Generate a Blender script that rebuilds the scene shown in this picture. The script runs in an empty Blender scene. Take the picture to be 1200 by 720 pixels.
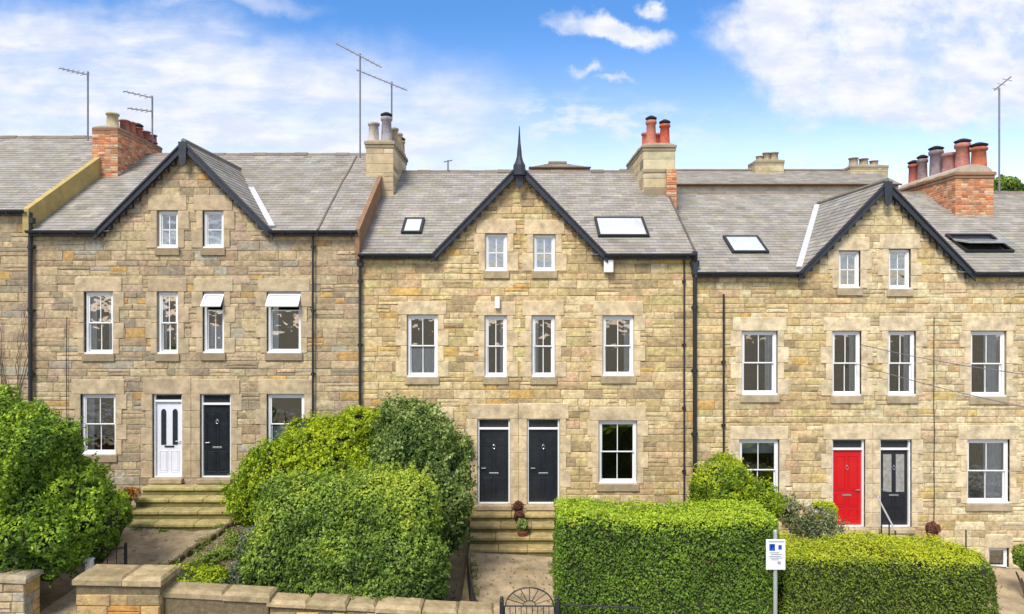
import bpy, math, random
import numpy as np
from mathutils import Vector, Matrix
random.seed(7); rng = np.random.default_rng(7)
sc = bpy.context.scene
R = math.radians
F = 800.0; D0 = 18.4; CZ = 6.9          # pixels per unit slope, distance to the facade, camera height
# ------------------------------------------------------------------ camera
cam = bpy.data.cameras.new('camera'); cam.lens = 24.0; cam.sensor_width = 36.0
cam.clip_end = 3000; cam.clip_start = 0.1
co = bpy.data.objects.new('camera', cam); sc.collection.objects.link(co)
co.location = (0, -D0, CZ); co.rotation_euler = (R(90), 0, 0); sc.camera = co
# ------------------------------------------------------------------ sun, sky, exposure
SUN_EL, SUN_AZ = 50.0, 206.0            # azimuth clockwise from +Y
sun = bpy.data.lights.new('sun', 'SUN'); sun.energy = 3.0; sun.angle = R(20); sun.color = (1.0, 0.94, 0.83)
so = bpy.data.objects.new('sun', sun); sc.collection.objects.link(so)
sd = Vector((math.sin(R(SUN_AZ)) * math.cos(R(SUN_EL)), math.cos(R(SUN_AZ)) * math.cos(R(SUN_EL)), math.sin(R(SUN_EL))))
so.rotation_euler = sd.to_track_quat('Z', 'Y').to_euler()
sc.view_settings.view_transform = 'Standard'; sc.view_settings.look = 'None'
sc.view_settings.gamma = 1; sc.view_settings.exposure = 0.62; sc.view_settings.use_curve_mapping = False
W = bpy.data.worlds.new('World'); sc.world = W; W.use_nodes = True
nt = W.node_tree; N = nt.nodes; L = nt.links; N.clear()

def mth(op, a, b=None, c=None, clamp=False):
    n = N.new('ShaderNodeMath'); n.operation = op; n.use_clamp = clamp
    for i, x in enumerate((a, b, c)):
        if x is None: continue
        if isinstance(x, (int, float)): n.inputs[i].default_value = x
        else: L.new(x, n.inputs[i])
    return n.outputs[0]
def sstep(x, a, b):
    n = N.new('ShaderNodeMapRange'); n.interpolation_type = 'SMOOTHSTEP'
    L.new(x, n.inputs[0]); n.inputs[1].default_value = a; n.inputs[2].default_value = b
    n.inputs[3].default_value = 0; n.inputs[4].default_value = 1
    return n.outputs[0]
def comb(x, y, z=0.0):
    n = N.new('ShaderNodeCombineXYZ')
    for i, q in enumerate((x, y, z)):
        if isinstance(q, (int, float)): n.inputs[i].default_value = q
        else: L.new(q, n.inputs[i])
    return n.outputs[0]
def noise(vec, scale, detail=6, rough=0.55):
    n = N.new('ShaderNodeTexNoise'); L.new(vec, n.inputs['Vector'])
    n.inputs['Scale'].default_value = scale; n.inputs['Detail'].default_value = detail; n.inputs['Roughness'].default_value = rough
    return n.outputs['Fac']
def mixc(f, a, b):
    n = N.new('ShaderNodeMix'); n.data_type = 'RGBA'
    if isinstance(f, (int, float)): n.inputs[0].default_value = f
    else: L.new(f, n.inputs[0])
    for s, q in ((6, a), (7, b)):
        if isinstance(q, tuple): n.inputs[s].default_value = (*q, 1)
        else: L.new(q, n.inputs[s])
    return n.outputs[2]
tc = N.new('ShaderNodeTexCoord'); sp = N.new('ShaderNodeSeparateXYZ'); L.new(tc.outputs['Generated'], sp.inputs[0])
dx, dy, dz = sp.outputs
ay = mth('MAXIMUM', mth('ABSOLUTE', dy), 0.12)
U = mth('DIVIDE', dx, ay); V = mth('DIVIDE', dz, ay)       # slopes of the direction against the world's Y axis
uv = comb(U, V)
wn = N.new('ShaderNodeTexNoise'); L.new(uv, wn.inputs['Vector']); wn.inputs['Scale'].default_value = 7; wn.inputs['Detail'].default_value = 7
wn.inputs['Roughness'].default_value = 0.6
ws = N.new('ShaderNodeSeparateColor'); L.new(wn.outputs['Color'], ws.inputs[0])
wu = mth('MULTIPLY_ADD', mth('SUBTRACT', ws.outputs[0], 0.5), 0.20, U)
wv = mth('MULTIPLY_ADD', mth('SUBTRACT', ws.outputs[1], 0.5), 0.13, V)
def ell(cx, cy, rx, ry, rot=0, soft=0.5, warped=True):
    """cloud patch centred on a direction (slopes), 1 inside to 0 outside"""
    a, b = (wu, wv) if warped else (U, V)
    x = mth('SUBTRACT', a, cx); y = mth('SUBTRACT', b, cy); c, s = math.cos(rot), math.sin(rot)
    xr = mth('ADD', mth('MULTIPLY', x, c / rx), mth('MULTIPLY', y, s / rx))
    yr = mth('ADD', mth('MULTIPLY', x, -s / ry), mth('MULTIPLY', y, c / ry))
    d = mth('SQRT', mth('ADD', mth('MULTIPLY', xr, xr), mth('MULTIPLY', yr, yr)))
    return mth('SUBTRACT', 1.0, sstep(d, 1 - soft, 1 + soft * 0.25))
def PX(x, y): return (x - 600) / F, (360 - y) / F
streak = noise(comb(mth('ADD', mth('MULTIPLY', U, 1.6), mth('MULTIPLY', V, 1.2)), mth('MULTIPLY', V, 9)), 2.2, 8, 0.6)
billow = noise(uv, 9, 9, 0.62)
fine = noise(comb(mth('MULTIPLY', U, 3), mth('MULTIPLY', V, 7)), 4.5, 8, 0.6)
# broad thin sheet on the left
left = mth('MAXIMUM', ell(*PX(90, 135), 0.66, 0.185, -0.10, 0.4), ell(*PX(430, 150), 0.30, 0.14, -0.22, 0.8))
left = mth('MULTIPLY', left, mth('MULTIPLY_ADD', sstep(streak, 0.36, 0.58), 0.40, 0.60))
# bright heap on the right
right = mth('MAXIMUM', ell(*PX(1050, 30), 0.28, 0.15, 0.05, 0.16), ell(*PX(1250, 55), 0.26, 0.115, 0.1, 0.4))
right = mth('MAXIMUM', right, ell(*PX(965, 100), 0.10, 0.07, 0.5, 0.3))
right = mth('MULTIPLY', right, mth('MULTIPLY_ADD', sstep(billow, 0.34, 0.52), 0.42, 0.58))
small = ell(*PX(722, 27), 0.095, 0.022, -0.17, 0.5)
small = mth('MAXIMUM', small, ell(*PX(783, 4), 0.03, 0.014, -0.3, 0.7))
wisps = mth('MAXIMUM', ell(*PX(678, 79), 0.032, 0.009, 0, 0.9), ell(*PX(725, 88), 0.04, 0.008, 0.1, 0.9))
wisps = mth('MAXIMUM', wisps, mth('MULTIPLY', ell(*PX(690, 140), 0.26, 0.05, -0.05, 1.0), sstep(fine, 0.38, 0.62)))
wisps = mth('MULTIPLY', wisps, 0.75)
low = mth('MULTIPLY', mth('MULTIPLY', mth('SUBTRACT', 1.0, sstep(V, 0.14, 0.30)), sstep(fine, 0.36, 0.7)), 0.6)
topw = mth('MULTIPLY', ell(*PX(255, 2), 0.16, 0.02, 0.05, 0.9), 0.55)
other = mth('MULTIPLY', sstep(V, 0.50, 0.75), mth('MULTIPLY_ADD', sstep(noise(tc.outputs['Generated'], 3.2, 7), 0.40, 0.58), 0.45, 0.52))  # unseen cloud cover overhead, added to lift and whiten the ambient light
cl = left
for q in (right, small, wisps, low, topw, other): cl = mth('MAXIMUM', cl, q)
cl = mth('MINIMUM', cl, 1.0)
sky = N.new('ShaderNodeTexSky'); sky.sky_type = 'NISHITA'; sky.sun_disc = False
sky.sun_elevation = R(SUN_EL); sky.sun_rotation = R(SUN_AZ); sky.altitude = 100; sky.air_density = 1.0; sky.dust_density = 0.3; sky.ozone_density = 2.0
tint = N.new('ShaderNodeMix'); tint.data_type = 'RGBA'; tint.blend_type = 'MULTIPLY'; tint.inputs[0].default_value = 1
L.new(sky.outputs[0], tint.inputs[6])
L.new(mixc(sstep(V, 0.17, 0.44), (1.66, 1.42, 1.42), (0.56, 0.94, 1.28)), tint.inputs[7])
cloudcol = mixc(sstep(fine, 0.35, 0.65), (4.35, 4.7, 5.6), (5.5, 5.6, 6.0))
col = mixc(cl, tint.outputs[2], cloudcol)
bg = N.new('ShaderNodeBackground'); L.new(col, bg.inputs[0]); bg.inputs[1].default_value = 0.115
wo = N.new('ShaderNodeOutputWorld'); L.new(bg.outputs[0], wo.inputs[0])

# ------------------------------------------------------------------ mesh helpers
def lin(c):
    return tuple(((v / 255) / 12.92 if v / 255 <= 0.04045 else ((v / 255 + 0.055) / 1.055) ** 2.4) for v in c)
WL = {}
def place(o, base, parent):
    if parent is not None:
        o.parent = parent; o.location = Vector(base) - WL[parent]
    else: o.location = base
    WL[o] = Vector(base)
    return o
def tag(o, label=None, cat=None, group=None, kind=None):
    for k, v in (('label', label), ('category', cat), ('group', group), ('kind', kind)):
        if v: o[k] = v
    return o
def thing(name, loc, label, cat, group=None):
    o = bpy.data.objects.new(name, None); sc.collection.objects.link(o); o.empty_display_size = 0.3
    place(o, loc, None); return tag(o, label, cat, group)
class MB:
    def __init__(s): s.v = []; s.f = []; s.c = []
    def face(s, pts, col=(1, 1, 1)):
        n = len(s.v); s.v += [tuple(p) for p in pts]; s.f.append(tuple(range(n, n + len(pts)))); s.c.append(col)
    def faces(s, pts, fs, col=(1, 1, 1)):
        n = len(s.v); s.v += [tuple(p) for p in pts]
        for f in fs: s.f.append(tuple(n + i for i in f)); s.c.append(col)
    def box(s, x0, x1, y0, y1, z0, z1, col=(1, 1, 1), bev=0.0):
        x0, x1 = min(x0, x1), max(x0, x1); y0, y1 = min(y0, y1), max(y0, y1); z0, z1 = min(z0, z1), max(z0, z1)
        b = min(bev, (x1 - x0) * .4, (z1 - z0) * .4, (y1 - y0) * .4)
        if b <= 0:
            p = [(x0, y0, z0), (x1, y0, z0), (x1, y1, z0), (x0, y1, z0), (x0, y0, z1), (x1, y0, z1), (x1, y1, z1), (x0, y1, z1)]
            s.faces(p, [(0, 3, 2, 1), (4, 5, 6, 7), (0, 1, 5, 4), (1, 2, 6, 5), (2, 3, 7, 6), (3, 0, 4, 7)], col); return
        P = []
        for z, i in ((z0, b), (z0 + b, 0), (z1 - b, 0), (z1, b)):
            P += [(x0 + i, y0 + b * (i == 0), z), (x0 + b * (i == 0) + i * 1.0, y0 + i, z)] if False else []
        xs = (x0, x0 + b, x1 - b, x1); ys = (y0, y0 + b, y1 - b, y1)
        def ring(z, o):
            if o: return [(xs[1], ys[0], z), (xs[2], ys[0], z), (xs[3], ys[1], z), (xs[3], ys[2], z), (xs[2], ys[3], z), (xs[1], ys[3], z), (xs[0], ys[2], z), (xs[0], ys[1], z)]
            return [(xs[1], ys[1], z), (xs[2], ys[1], z), (xs[2], ys[1], z), (xs[2], ys[2], z), (xs[2], ys[2], z), (xs[1], ys[2], z), (xs[1], ys[2], z), (xs[1], ys[1], z)]
        m1 = ring(z0 + b, 1); m2 = ring(z1 - b, 1)
        lo = [(xs[1], ys[1], z0), (xs[2], ys[1], z0), (xs[2], ys[2], z0), (xs[1], ys[2], z0)]
        hi = [(a, c, z1) for a, c, _ in lo]
        P = m1 + m2 + lo + hi
        fs = [(i, (i + 1) % 8, 8 + (i + 1) % 8, 8 + i) for i in range(8)]
        fs += [(16, 19, 18, 17), (20, 21, 22, 23)]
        for base, off, fl in ((0, 16, True), (8, 20, False)):
            q = [(base + 0, base + 1, off + 1, off + 0), (base + 2, base + 3, off + 2, off + 1), (base + 4, base + 5, off + 3, off + 2), (base + 6, base + 7, off + 0, off + 3)]
            t = [(base + 1, base + 2, off + 1), (base + 3, base + 4, off + 2), (base + 5, base + 6, off + 3), (base + 7, base + 0, off + 0)]
            for k in q + t: fs.append(tuple(reversed(k)) if fl else k)
        s.faces(P, fs, col)
    def tube(s, pts, r, n=8, col=(1, 1, 1), cap=True):
        pts = [Vector(p) for p in pts]; rr = r if isinstance(r, (list, tuple)) else [r] * len(pts); P = []
        for i, p in enumerate(pts):
            t = (pts[min(i + 1, len(pts) - 1)] - pts[max(i - 1, 0)]).normalized()
            a = t.cross(Vector((0, 0, 1)) if abs(t.z) < .9 else Vector((1, 0, 0))).normalized(); b = t.cross(a)
            P += [p + (a * math.cos(2 * math.pi * k / n) + b * math.sin(2 * math.pi * k / n)) * rr[i] for k in range(n)]
        fs = [(i * n + k, i * n + (k + 1) % n, (i + 1) * n + (k + 1) % n, (i + 1) * n + k) for i in range(len(pts) - 1) for k in range(n)]
        if cap: fs += [tuple(reversed(range(n))), tuple(range((len(pts) - 1) * n, len(pts) * n))]
        s.faces(P, fs, col)
    def lathe(s, c, prof, n=14, col=(1, 1, 1)):
        P = [(c[0] + r * math.cos(2 * math.pi * k / n), c[1] + r * math.sin(2 * math.pi * k / n), c[2] + z) for r, z in prof for k in range(n)]
        fs = [(i * n + k, i * n + (k + 1) % n, (i + 1) * n + (k + 1) % n, (i + 1) * n + k) for i in range(len(prof) - 1) for k in range(n)]
        fs += [tuple(range((len(prof) - 1) * n, len(prof) * n))]
        s.faces(P, fs, col)
    def prism(s, poly, axis, a0, a1, col=(1, 1, 1)):
        """poly in the two other axes, extruded along axis"""
        def mk(p, a):
            return {'x': (a, p[0], p[1]), 'y': (p[0], a, p[1]), 'z': (p[0], p[1], a)}[axis]
        n = len(poly); P = [mk(p, a0) for p in poly] + [mk(p, a1) for p in poly]
        s.faces(P, [tuple(range(n)), tuple(reversed(range(n, 2 * n)))] + [(i, n + i, n + (i + 1) % n, (i + 1) % n) for i in range(n)], col)
    def build(s, name, mat, parent=None, smooth=False):
        v = np.array(s.v, dtype=np.float64); lo = v.min(0); hi = v.max(0)
        base = Vector(((lo[0] + hi[0]) / 2, (lo[1] + hi[1]) / 2, lo[2]))
        me = bpy.data.meshes.new(name); me.from_pydata((v - np.array(base)).tolist(), [], s.f)
        ca = me.color_attributes.new('Col', 'FLOAT_COLOR', 'CORNER')
        arr = np.ones((len(me.loops), 4), dtype=np.float32)
        ln = np.fromiter((len(f) for f in s.f), dtype=np.int64); arr[:, :3] = np.repeat(np.array([c[:3] for c in s.c]), ln, axis=0)
        ca.data.foreach_set('color', arr.ravel())
        if smooth: me.polygons.foreach_set('use_smooth', [True] * len(me.polygons))
        me.materials.append(mat)
        o = bpy.data.objects.new(name, me); sc.collection.objects.link(o)
        return place(o, base, parent)
# ------------------------------------------------------------------ materials
def base_mat(name):
    m = bpy.data.materials.new(name); m.use_nodes = True; t = m.node_tree
    return m, t, t.nodes['Principled BSDF']
def mat(name, rgb=None, rough=0.6, var=0.15, vscale=3.0, bump=0.0, bscale=30, metal=0, spec=0.4, stain=None, stain_amt=0.0, stain_scale=1.2, zstretch=1.0, coat=0, rust=0):
    """procedural material: colour (or the mesh's own piece colours) varied by noise, with bump and weather stains"""
    m, t, b = base_mat(name); n, l = t.nodes, t.links
    tc = n.new('ShaderNodeNewGeometry')
    mp = n.new('ShaderNodeVectorMath'); mp.operation = 'MULTIPLY'; l.new(tc.outputs['Position'], mp.inputs[0]); mp.inputs[1].default_value = (1, 1, zstretch)
    at = n.new('ShaderNodeAttribute'); at.attribute_name = 'Col'
    nz = n.new('ShaderNodeTexNoise'); l.new(mp.outputs[0], nz.inputs['Vector']); nz.inputs['Scale'].default_value = vscale; nz.inputs['Detail'].default_value = 8; nz.inputs['Roughness'].default_value = 0.65
    mr = n.new('ShaderNodeMapRange'); l.new(nz.outputs[0], mr.inputs[0]); mr.inputs[1].default_value = .25; mr.inputs[2].default_value = .75
    mr.inputs[3].default_value = 1 - var; mr.inputs[4].default_value = 1 + var
    mu = n.new('ShaderNodeMix'); mu.data_type = 'RGBA'; mu.blend_type = 'MULTIPLY'; mu.inputs[0].default_value = 1
    if rgb is None: l.new(at.outputs['Color'], mu.inputs[6])
    else:
        m2 = n.new('ShaderNodeMix'); m2.data_type = 'RGBA'; m2.blend_type = 'MULTIPLY'; m2.inputs[0].default_value = 1
        m2.inputs[6].default_value = (*rgb, 1); l.new(at.outputs['Color'], m2.inputs[7]); l.new(m2.outputs[2], mu.inputs[6])
    l.new(mr.outputs[0], mu.inputs[7]); out = mu.outputs[2]
    if stain:
        ns = n.new('ShaderNodeTexNoise'); l.new(mp.outputs[0], ns.inputs['Vector']); ns.inputs['Scale'].default_value = stain_scale; ns.inputs['Detail'].default_value = 7; ns.inputs['Roughness'].default_value = 0.7
        ms = n.new('ShaderNodeMapRange'); l.new(ns.outputs[0], ms.inputs[0]); ms.inputs[1].default_value = .45; ms.inputs[2].default_value = .72; ms.inputs[4].default_value = stain_amt
        mx = n.new('ShaderNodeMix'); mx.data_type = 'RGBA'; l.new(ms.outputs[0], mx.inputs[0]); l.new(out, mx.inputs[6]); mx.inputs[7].default_value = (*stain, 1); out = mx.outputs[2]
    if rust:
        ns = n.new('ShaderNodeTexNoise'); l.new(mp.outputs[0], ns.inputs['Vector']); ns.inputs['Scale'].default_value = 3.1; ns.inputs['Detail'].default_value = 9; ns.inputs['Roughness'].default_value = 0.75; ns.inputs['Distortion'].default_value = 0.6
        ms = n.new('ShaderNodeMapRange'); l.new(ns.outputs[0], ms.inputs[0]); ms.inputs[1].default_value = .52; ms.inputs[2].default_value = .70; ms.inputs[4].default_value = rust
        mx = n.new('ShaderNodeMix'); mx.data_type = 'RGBA'; l.new(ms.outputs[0], mx.inputs[0]); l.new(out, mx.inputs[6]); mx.inputs[7].default_value = (0.36, 0.21, 0.085, 1); out = mx.outputs[2]
    l.new(out, b.inputs['Base Color']); b.inputs['Roughness'].default_value = rough; b.inputs['Metallic'].default_value = metal
    b.inputs['Specular IOR Level'].default_value = spec; b.inputs['Coat Weight'].default_value = coat
    if bump:
        nb = n.new('ShaderNodeTexNoise'); l.new(tc.outputs['Position'], nb.inputs['Vector']); nb.inputs['Scale'].default_value = bscale; nb.inputs['Detail'].default_value = 6; nb.inputs['Roughness'].default_value = 0.6
        bp = n.new('ShaderNodeBump'); l.new(nb.outputs[0], bp.inputs['Height']); bp.inputs['Strength'].default_value = 1.0; bp.inputs['Distance'].default_value = bump; l.new(bp.outputs[0], b.inputs['Normal'])
    return m
M = {}
M['stone'] = mat('stone', None, 0.9, 0.42, 8.5, 0.026, 15, spec=0.2, stain=(0.15, 0.12, 0.08), stain_amt=0.55, stain_scale=2.3, rust=0.42)
M['dressed'] = mat('dressed_stone', None, 0.88, 0.32, 5.0, 0.012, 22, spec=0.2, stain=(0.24, 0.19, 0.125), stain_amt=0.75, stain_scale=2.2, rust=0.4)
M['step'] = mat('step_stone', None, 0.9, 0.35, 6, 0.03, 9, spec=0.2, stain=(0.16, 0.15, 0.06), stain_amt=0.8, stain_scale=2.6, rust=.5)
M['slate'] = mat('slate', None, 0.8, 0.25, 1.6, 0.004, 40, spec=0.18, stain=(0.22, 0.195, 0.12), stain_amt=0.6, stain_scale=1.7)
M['brick'] = mat('brick', None, 0.9, 0.35, 9, 0.008, 40, spec=0.2, stain=(0.30, 0.22, 0.13), stain_amt=0.75, stain_scale=2.6)
M['upvc'] = mat('white_frame_paint', (0.80, 0.80, 0.79), 0.4, 0.06, 3)
M['black_wood'] = mat('black_painted_wood', (0.028, 0.033, 0.043), 0.45, 0.35, 5, 0.002, 30)
M['iron'] = mat('black_iron', (0.02, 0.021, 0.024), 0.5, 0.3, 8)
M['door_black'] = mat('black_gloss_door', (0.016, 0.02, 0.026), 0.33, 0.35, 4, coat=0.3)
M['door_white'] = mat('white_door', (0.72, 0.73, 0.80), 0.35, 0.05, 4)
M['door_red'] = mat('red_door', (0.56, 0.006, 0.010), 0.35, 0.08, 4, coat=0.3)
M['chrome'] = mat('worn_metal', (0.6, 0.6, 0.6), 0.3, 0.1, 5, metal=0.9)
M['alu'] = mat('weathered_aluminium', (0.20, 0.20, 0.22), 0.55, 0.2, 6, metal=0.3)
M['lead'] = mat('pale_lead', (0.50, 0.50, 0.52), 0.5, 0.2, 4)
M['pot'] = mat('terracotta', None, 0.85, 0.3, 7, 0.003, 50, stain=(0.06, 0.05, 0.05), stain_amt=0.6, stain_scale=5)
M['curtain'] = mat('curtain', (0.85, 0.84, 0.82), 0.9, 0.15, 5)
M['blind'] = mat('blind', (0.6, 0.62, 0.52), 0.9, 0.1, 5)
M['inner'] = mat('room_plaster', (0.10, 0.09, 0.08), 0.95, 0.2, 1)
M['ground'] = mat('soil_and_litter', (0.20, 0.155, 0.10), 1.0, 0.5, 2.2, 0.03, 14, stain=(0.06, 0.10, 0.02), stain_amt=0.75, stain_scale=0.6)
M['path'] = mat('worn_path', (0.40, 0.31, 0.20), 0.95, 0.35, 3, 0.014, 16, stain=(0.13, 0.11, 0.06), stain_amt=0.8, stain_scale=1.3, rust=.4)
M['asphalt'] = mat('asphalt', (0.055, 0.055, 0.058), 0.9, 0.25, 3, 0.004, 60)
M['paving'] = mat('paving', None, 0.9, 0.2, 3, 0.004, 40)
M['paint'] = mat('road_paint', (0.75, 0.74, 0.7), 0.7, 0.15, 9)
M['sign'] = mat('sign_white', (0.78, 0.79, 0.82), 0.4, 0.05, 5)
M['sign_blue'] = mat('sign_blue', (0.02, 0.08, 0.40), 0.4, 0.05, 5)
M['sign_grey'] = mat('sign_grey_print', (0.30, 0.32, 0.38), 0.5, 0.05, 5)
M['galv'] = mat('galvanised_steel', (0.45, 0.47, 0.46), 0.5, 0.15, 8, metal=0.4)
M['bark'] = mat('bark', (0.11, 0.085, 0.06), 0.95, 0.3, 8, 0.01, 30)
M['core_shade'] = mat('dark_core_shade', (0.035, 0.04, 0.016), 1.0, 0.5, 9, 0.04, 18)  # colour carries the shade deep inside the foliage
M['render'] = mat('old_render', None, 0.92, 0.22, 3, 0.006, 30, stain=(0.2, 0.18, 0.12), stain_amt=0.6, stain_scale=2)
def glass(name, tint, refl, rough=0.02):
    m, t, b = base_mat(name); n, l = t.nodes, t.links
    tr = n.new('ShaderNodeBsdfTransparent'); tr.inputs[0].default_value = (*tint, 1)
    gl = n.new('ShaderNodeBsdfGlossy'); gl.inputs['Roughness'].default_value = rough
    g = n.new('ShaderNodeNewGeometry'); nz = n.new('ShaderNodeTexNoise'); l.new(g.outputs['Position'], nz.inputs['Vector']); nz.inputs['Scale'].default_value = 2.5
    bp = n.new('ShaderNodeBump'); l.new(nz.outputs[0], bp.inputs['Height']); bp.inputs['Distance'].default_value = 0.012; l.new(bp.outputs[0], gl.inputs['Normal'])
    fr = n.new('ShaderNodeFresnel'); fr.inputs[0].default_value = 1.5
    ad = n.new('ShaderNodeMath'); ad.operation = 'ADD'; l.new(fr.outputs[0], ad.inputs[0]); ad.inputs[1].default_value = refl; ad.use_clamp = True
    mx = n.new('ShaderNodeMixShader'); l.new(ad.outputs[0], mx.inputs[0]); l.new(tr.outputs[0], mx.inputs[1]); l.new(gl.outputs[0], mx.inputs[2])
    l.new(mx.outputs[0], n['Material Output'].inputs[0]); return m
M['glass'] = glass('window_glass', (0.92, 0.95, 0.97), 0.16)
M['glass_sky'] = mat('painted_sky_glass', (0.52, 0.55, 0.60), 0.10, 0.25, 1.1, spec=0.8, coat=0.5)  # pale base colour paints in the reflection of the sky
def leafmat():
    m, t, b = base_mat('leaf'); n, l = t.nodes, t.links
    at = n.new('ShaderNodeAttribute'); at.attribute_name = 'Col'
    l.new(at.outputs['Color'], b.inputs['Base Color']); b.inputs['Roughness'].default_value = 0.5; b.inputs['Specular IOR Level'].default_value = 0.25
    tl = n.new('ShaderNodeBsdfTranslucent'); l.new(at.outputs['Color'], tl.inputs[0])
    mx = n.new('ShaderNodeMixShader'); mx.inputs[0].default_value = 0.28
    l.new(b.outputs[0], mx.inputs[1]); l.new(tl.outputs[0], mx.inputs[2]); l.new(mx.outputs[0], n['Material Output'].inputs[0]); return m
M['leaf'] = leafmat()

# ------------------------------------------------------------------ ground shape
def sm(t): t = min(1, max(0, t)); return t * t * (3 - 2 * t)
def GZ(x, y):
    w = -6.06 - 0.072 * max(-60, min(60, x))
    if y >= 0: h = w + (0.10 * min(y - 10, 60) if y > 10 else 0)
    elif y > -5.85: h = w + 0.075 * y
    elif y > -6.05:
        k = (y + 6.05) / 0.2; h = (w - 0.84) * (1 - k) + (w + 0.075 * -5.85) * k
    elif y > -15.6: h = w - 0.84
    else: h = w - 0.84
    m = sm((x + 7.6 - 0.12 * y) / 0.8) * sm((-4.2 - x) / 0.8) * sm((y + 5.7) / 0.8) * sm((-0.8 - y) / 0.9)
    if -5.85 < y < 0: h += 0.28 * m
    if -15.0 < y < -8.2: h -= 0.13
    return CZ + h
def sheet(name, mt, xs, ys, off=0.0, inside=None, kind='structure', col=(1, 1, 1), jit=0.0, thick=None):
    mb = MB(); nx, ny = len(xs), len(ys)
    P = [(x, y, GZ(x, y) + off + (random.uniform(-jit, jit))) for y in ys for x in xs]; fs = []
    for j in range(ny - 1):
        for i in range(nx - 1):
            fs.append((j * nx + i, j * nx + i + 1, (j + 1) * nx + i + 1, (j + 1) * nx + i))
    mb.faces(P, fs, col); o = mb.build(name, mt); tag(o, kind=kind); return o
def fr(a, b, s): n = max(1, round((b - a) / s)); return [a + (b - a) * i / n for i in range(n + 1)]
xs = [-900, -300, -120, -60, -40] + fr(-25, 25, 0.4) + [40, 60, 120, 300, 900]
ys = [-700, -200, -60, -30, -20, -15.6, -15.05, -15.0] + fr(-15, -8.25, 2.0)[1:] + [-8.2, -8.15, -7, -6.06, -6.05] + fr(-5.85, 0, 0.3) + [1, 5, 10, 20, 40, 70, 200, 600, 1500]
sheet('ground', M['ground'], xs, ys)
sx = fr(-60, 60, 2.0)
sheet('road', M['asphalt'], sx, [-14.98, -8.22], 0.006)
sheet('road_marking', M['paint'], sx, [-8.55, -8.45], 0.012)
for nm, y0, y1 in (('pavement', -8.0, -6.08), ('pavement', -17.2, -15.22)):
    mb = MB()
    for i in range(100):
        xa = -60 + i * 1.2
        for j in range(3):
            ya = y0 + (y1 - y0) * j / 3; yb = y0 + (y1 - y0) * (j + 1) / 3; g = random.uniform(.24, .33)
            q = [(xa + .006, ya + .006), (xa + 1.194, ya + .006), (xa + 1.194, yb - .006), (xa + .006, yb - .006)]
            mb.face([(a, b, CZ - 6.9 - 0.072 * a + 0.012) for a, b in q], (g, g * .96, g * .9))
    tag(mb.build(nm, M['paving']), kind='structure')
for y0, y1 in ((-8.2, -8.04), (-15.18, -15.02)):
    mb = MB()
    for i in range(130):
        xa = -59 + i * .92; z = CZ - 6.9 - 0.072 * (xa + .45)
        mb.box(xa, xa + .9, y0, y1, z - .16, z + .02, (.33, .32, .3), 0.012)
    tag(mb.build('kerb', M['paving']), kind='structure')

# ------------------------------------------------------------------ stone laying
PAL_A = [((186, 165, 128), 5), ((170, 150, 118), 4), ((188, 168, 130), 4), ((168, 146, 114), 3), ((190, 152, 92), 1.3), ((150, 136, 112), 2.4), ((182, 158, 132), 1.2), ((166, 158, 138), 2)]
PAL_B = [((206, 180, 130), 5), ((196, 170, 118), 5), ((212, 190, 142), 4), ((206, 166, 92), 1.3), ((184, 158, 114), 2.5), ((204, 170, 128), 1.4), ((166, 144, 106), 1.2), ((200, 180, 122), 2.2)]
PAL_C = [((212, 194, 150), 5), ((204, 182, 136), 5), ((218, 202, 160), 4), ((196, 168, 118), 2), ((206, 180, 140), 1.5), ((184, 164, 126), 1.3), ((204, 178, 110), .8)]
PAL_W = [((176, 146, 96), 4), ((150, 128, 90), 4), ((194, 160, 100), 3), ((130, 112, 84), 2), ((188, 134, 66), 1)]
def pick(pal, k=0.95, sat=1):
    t = random.uniform(0, sum(w for _, w in pal))
    for c, w in pal:
        t -= w
        if t <= 0: break
    g = random.uniform(.88, 1.10) * k; c = lin(c)
    if sat < 1: m_ = (c[0] + c[1] + c[2]) / 3; c = tuple(m_ + (v - m_) * sat for v in c)
    return tuple(min(1, v * g * random.uniform(.97, 1.03)) for v in c)
def lay(mb, mk, w0, w1, ext, blocked, pal, hr=(.15, .27), lr=(.24, .72), th=(.008, .026), gap=.005):
    z = w0
    while z < w1 - .06:
        h = random.uniform(*hr)
        if w1 - z - h < hr[0] * .6: h = w1 - z
        a, b = ext(z + h)
        iv = [(a, b)] if b > a else []
        for (x0, x1, z0, z1) in blocked:
            if z1 <= z + .01 or z0 >= z + h - .01: continue
            nv = []
            for p, q in iv:
                if x1 <= p or x0 >= q: nv.append((p, q))
                else:
                    if x0 > p: nv.append((p, x0))
                    if x1 < q: nv.append((x1, q))
            iv = nv
        for p, q in iv:
            u = p
            while u < q - .01:
                l = random.uniform(*lr) * (1.25 if h > .2 else .9)
                if q - u - l < lr[0] * .7: l = q - u
                parts = [(z, z + h)]
                if h > .19 and random.random() < .22:
                    k = z + h * random.uniform(.4, .6); parts = [(z, k), (k, z + h)]
                for za, zb in parts:
                    stone(mb, mk, u + gap, u + l - gap, za + gap, zb - gap, random.uniform(*th), pick(pal(u, za) if callable(pal) else pal, 1.02 if pal not in (PAL_BR, PAL_ST) else .95, .92 if pal is not PAL_BR else 1))
                u += l
        z += h
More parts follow.
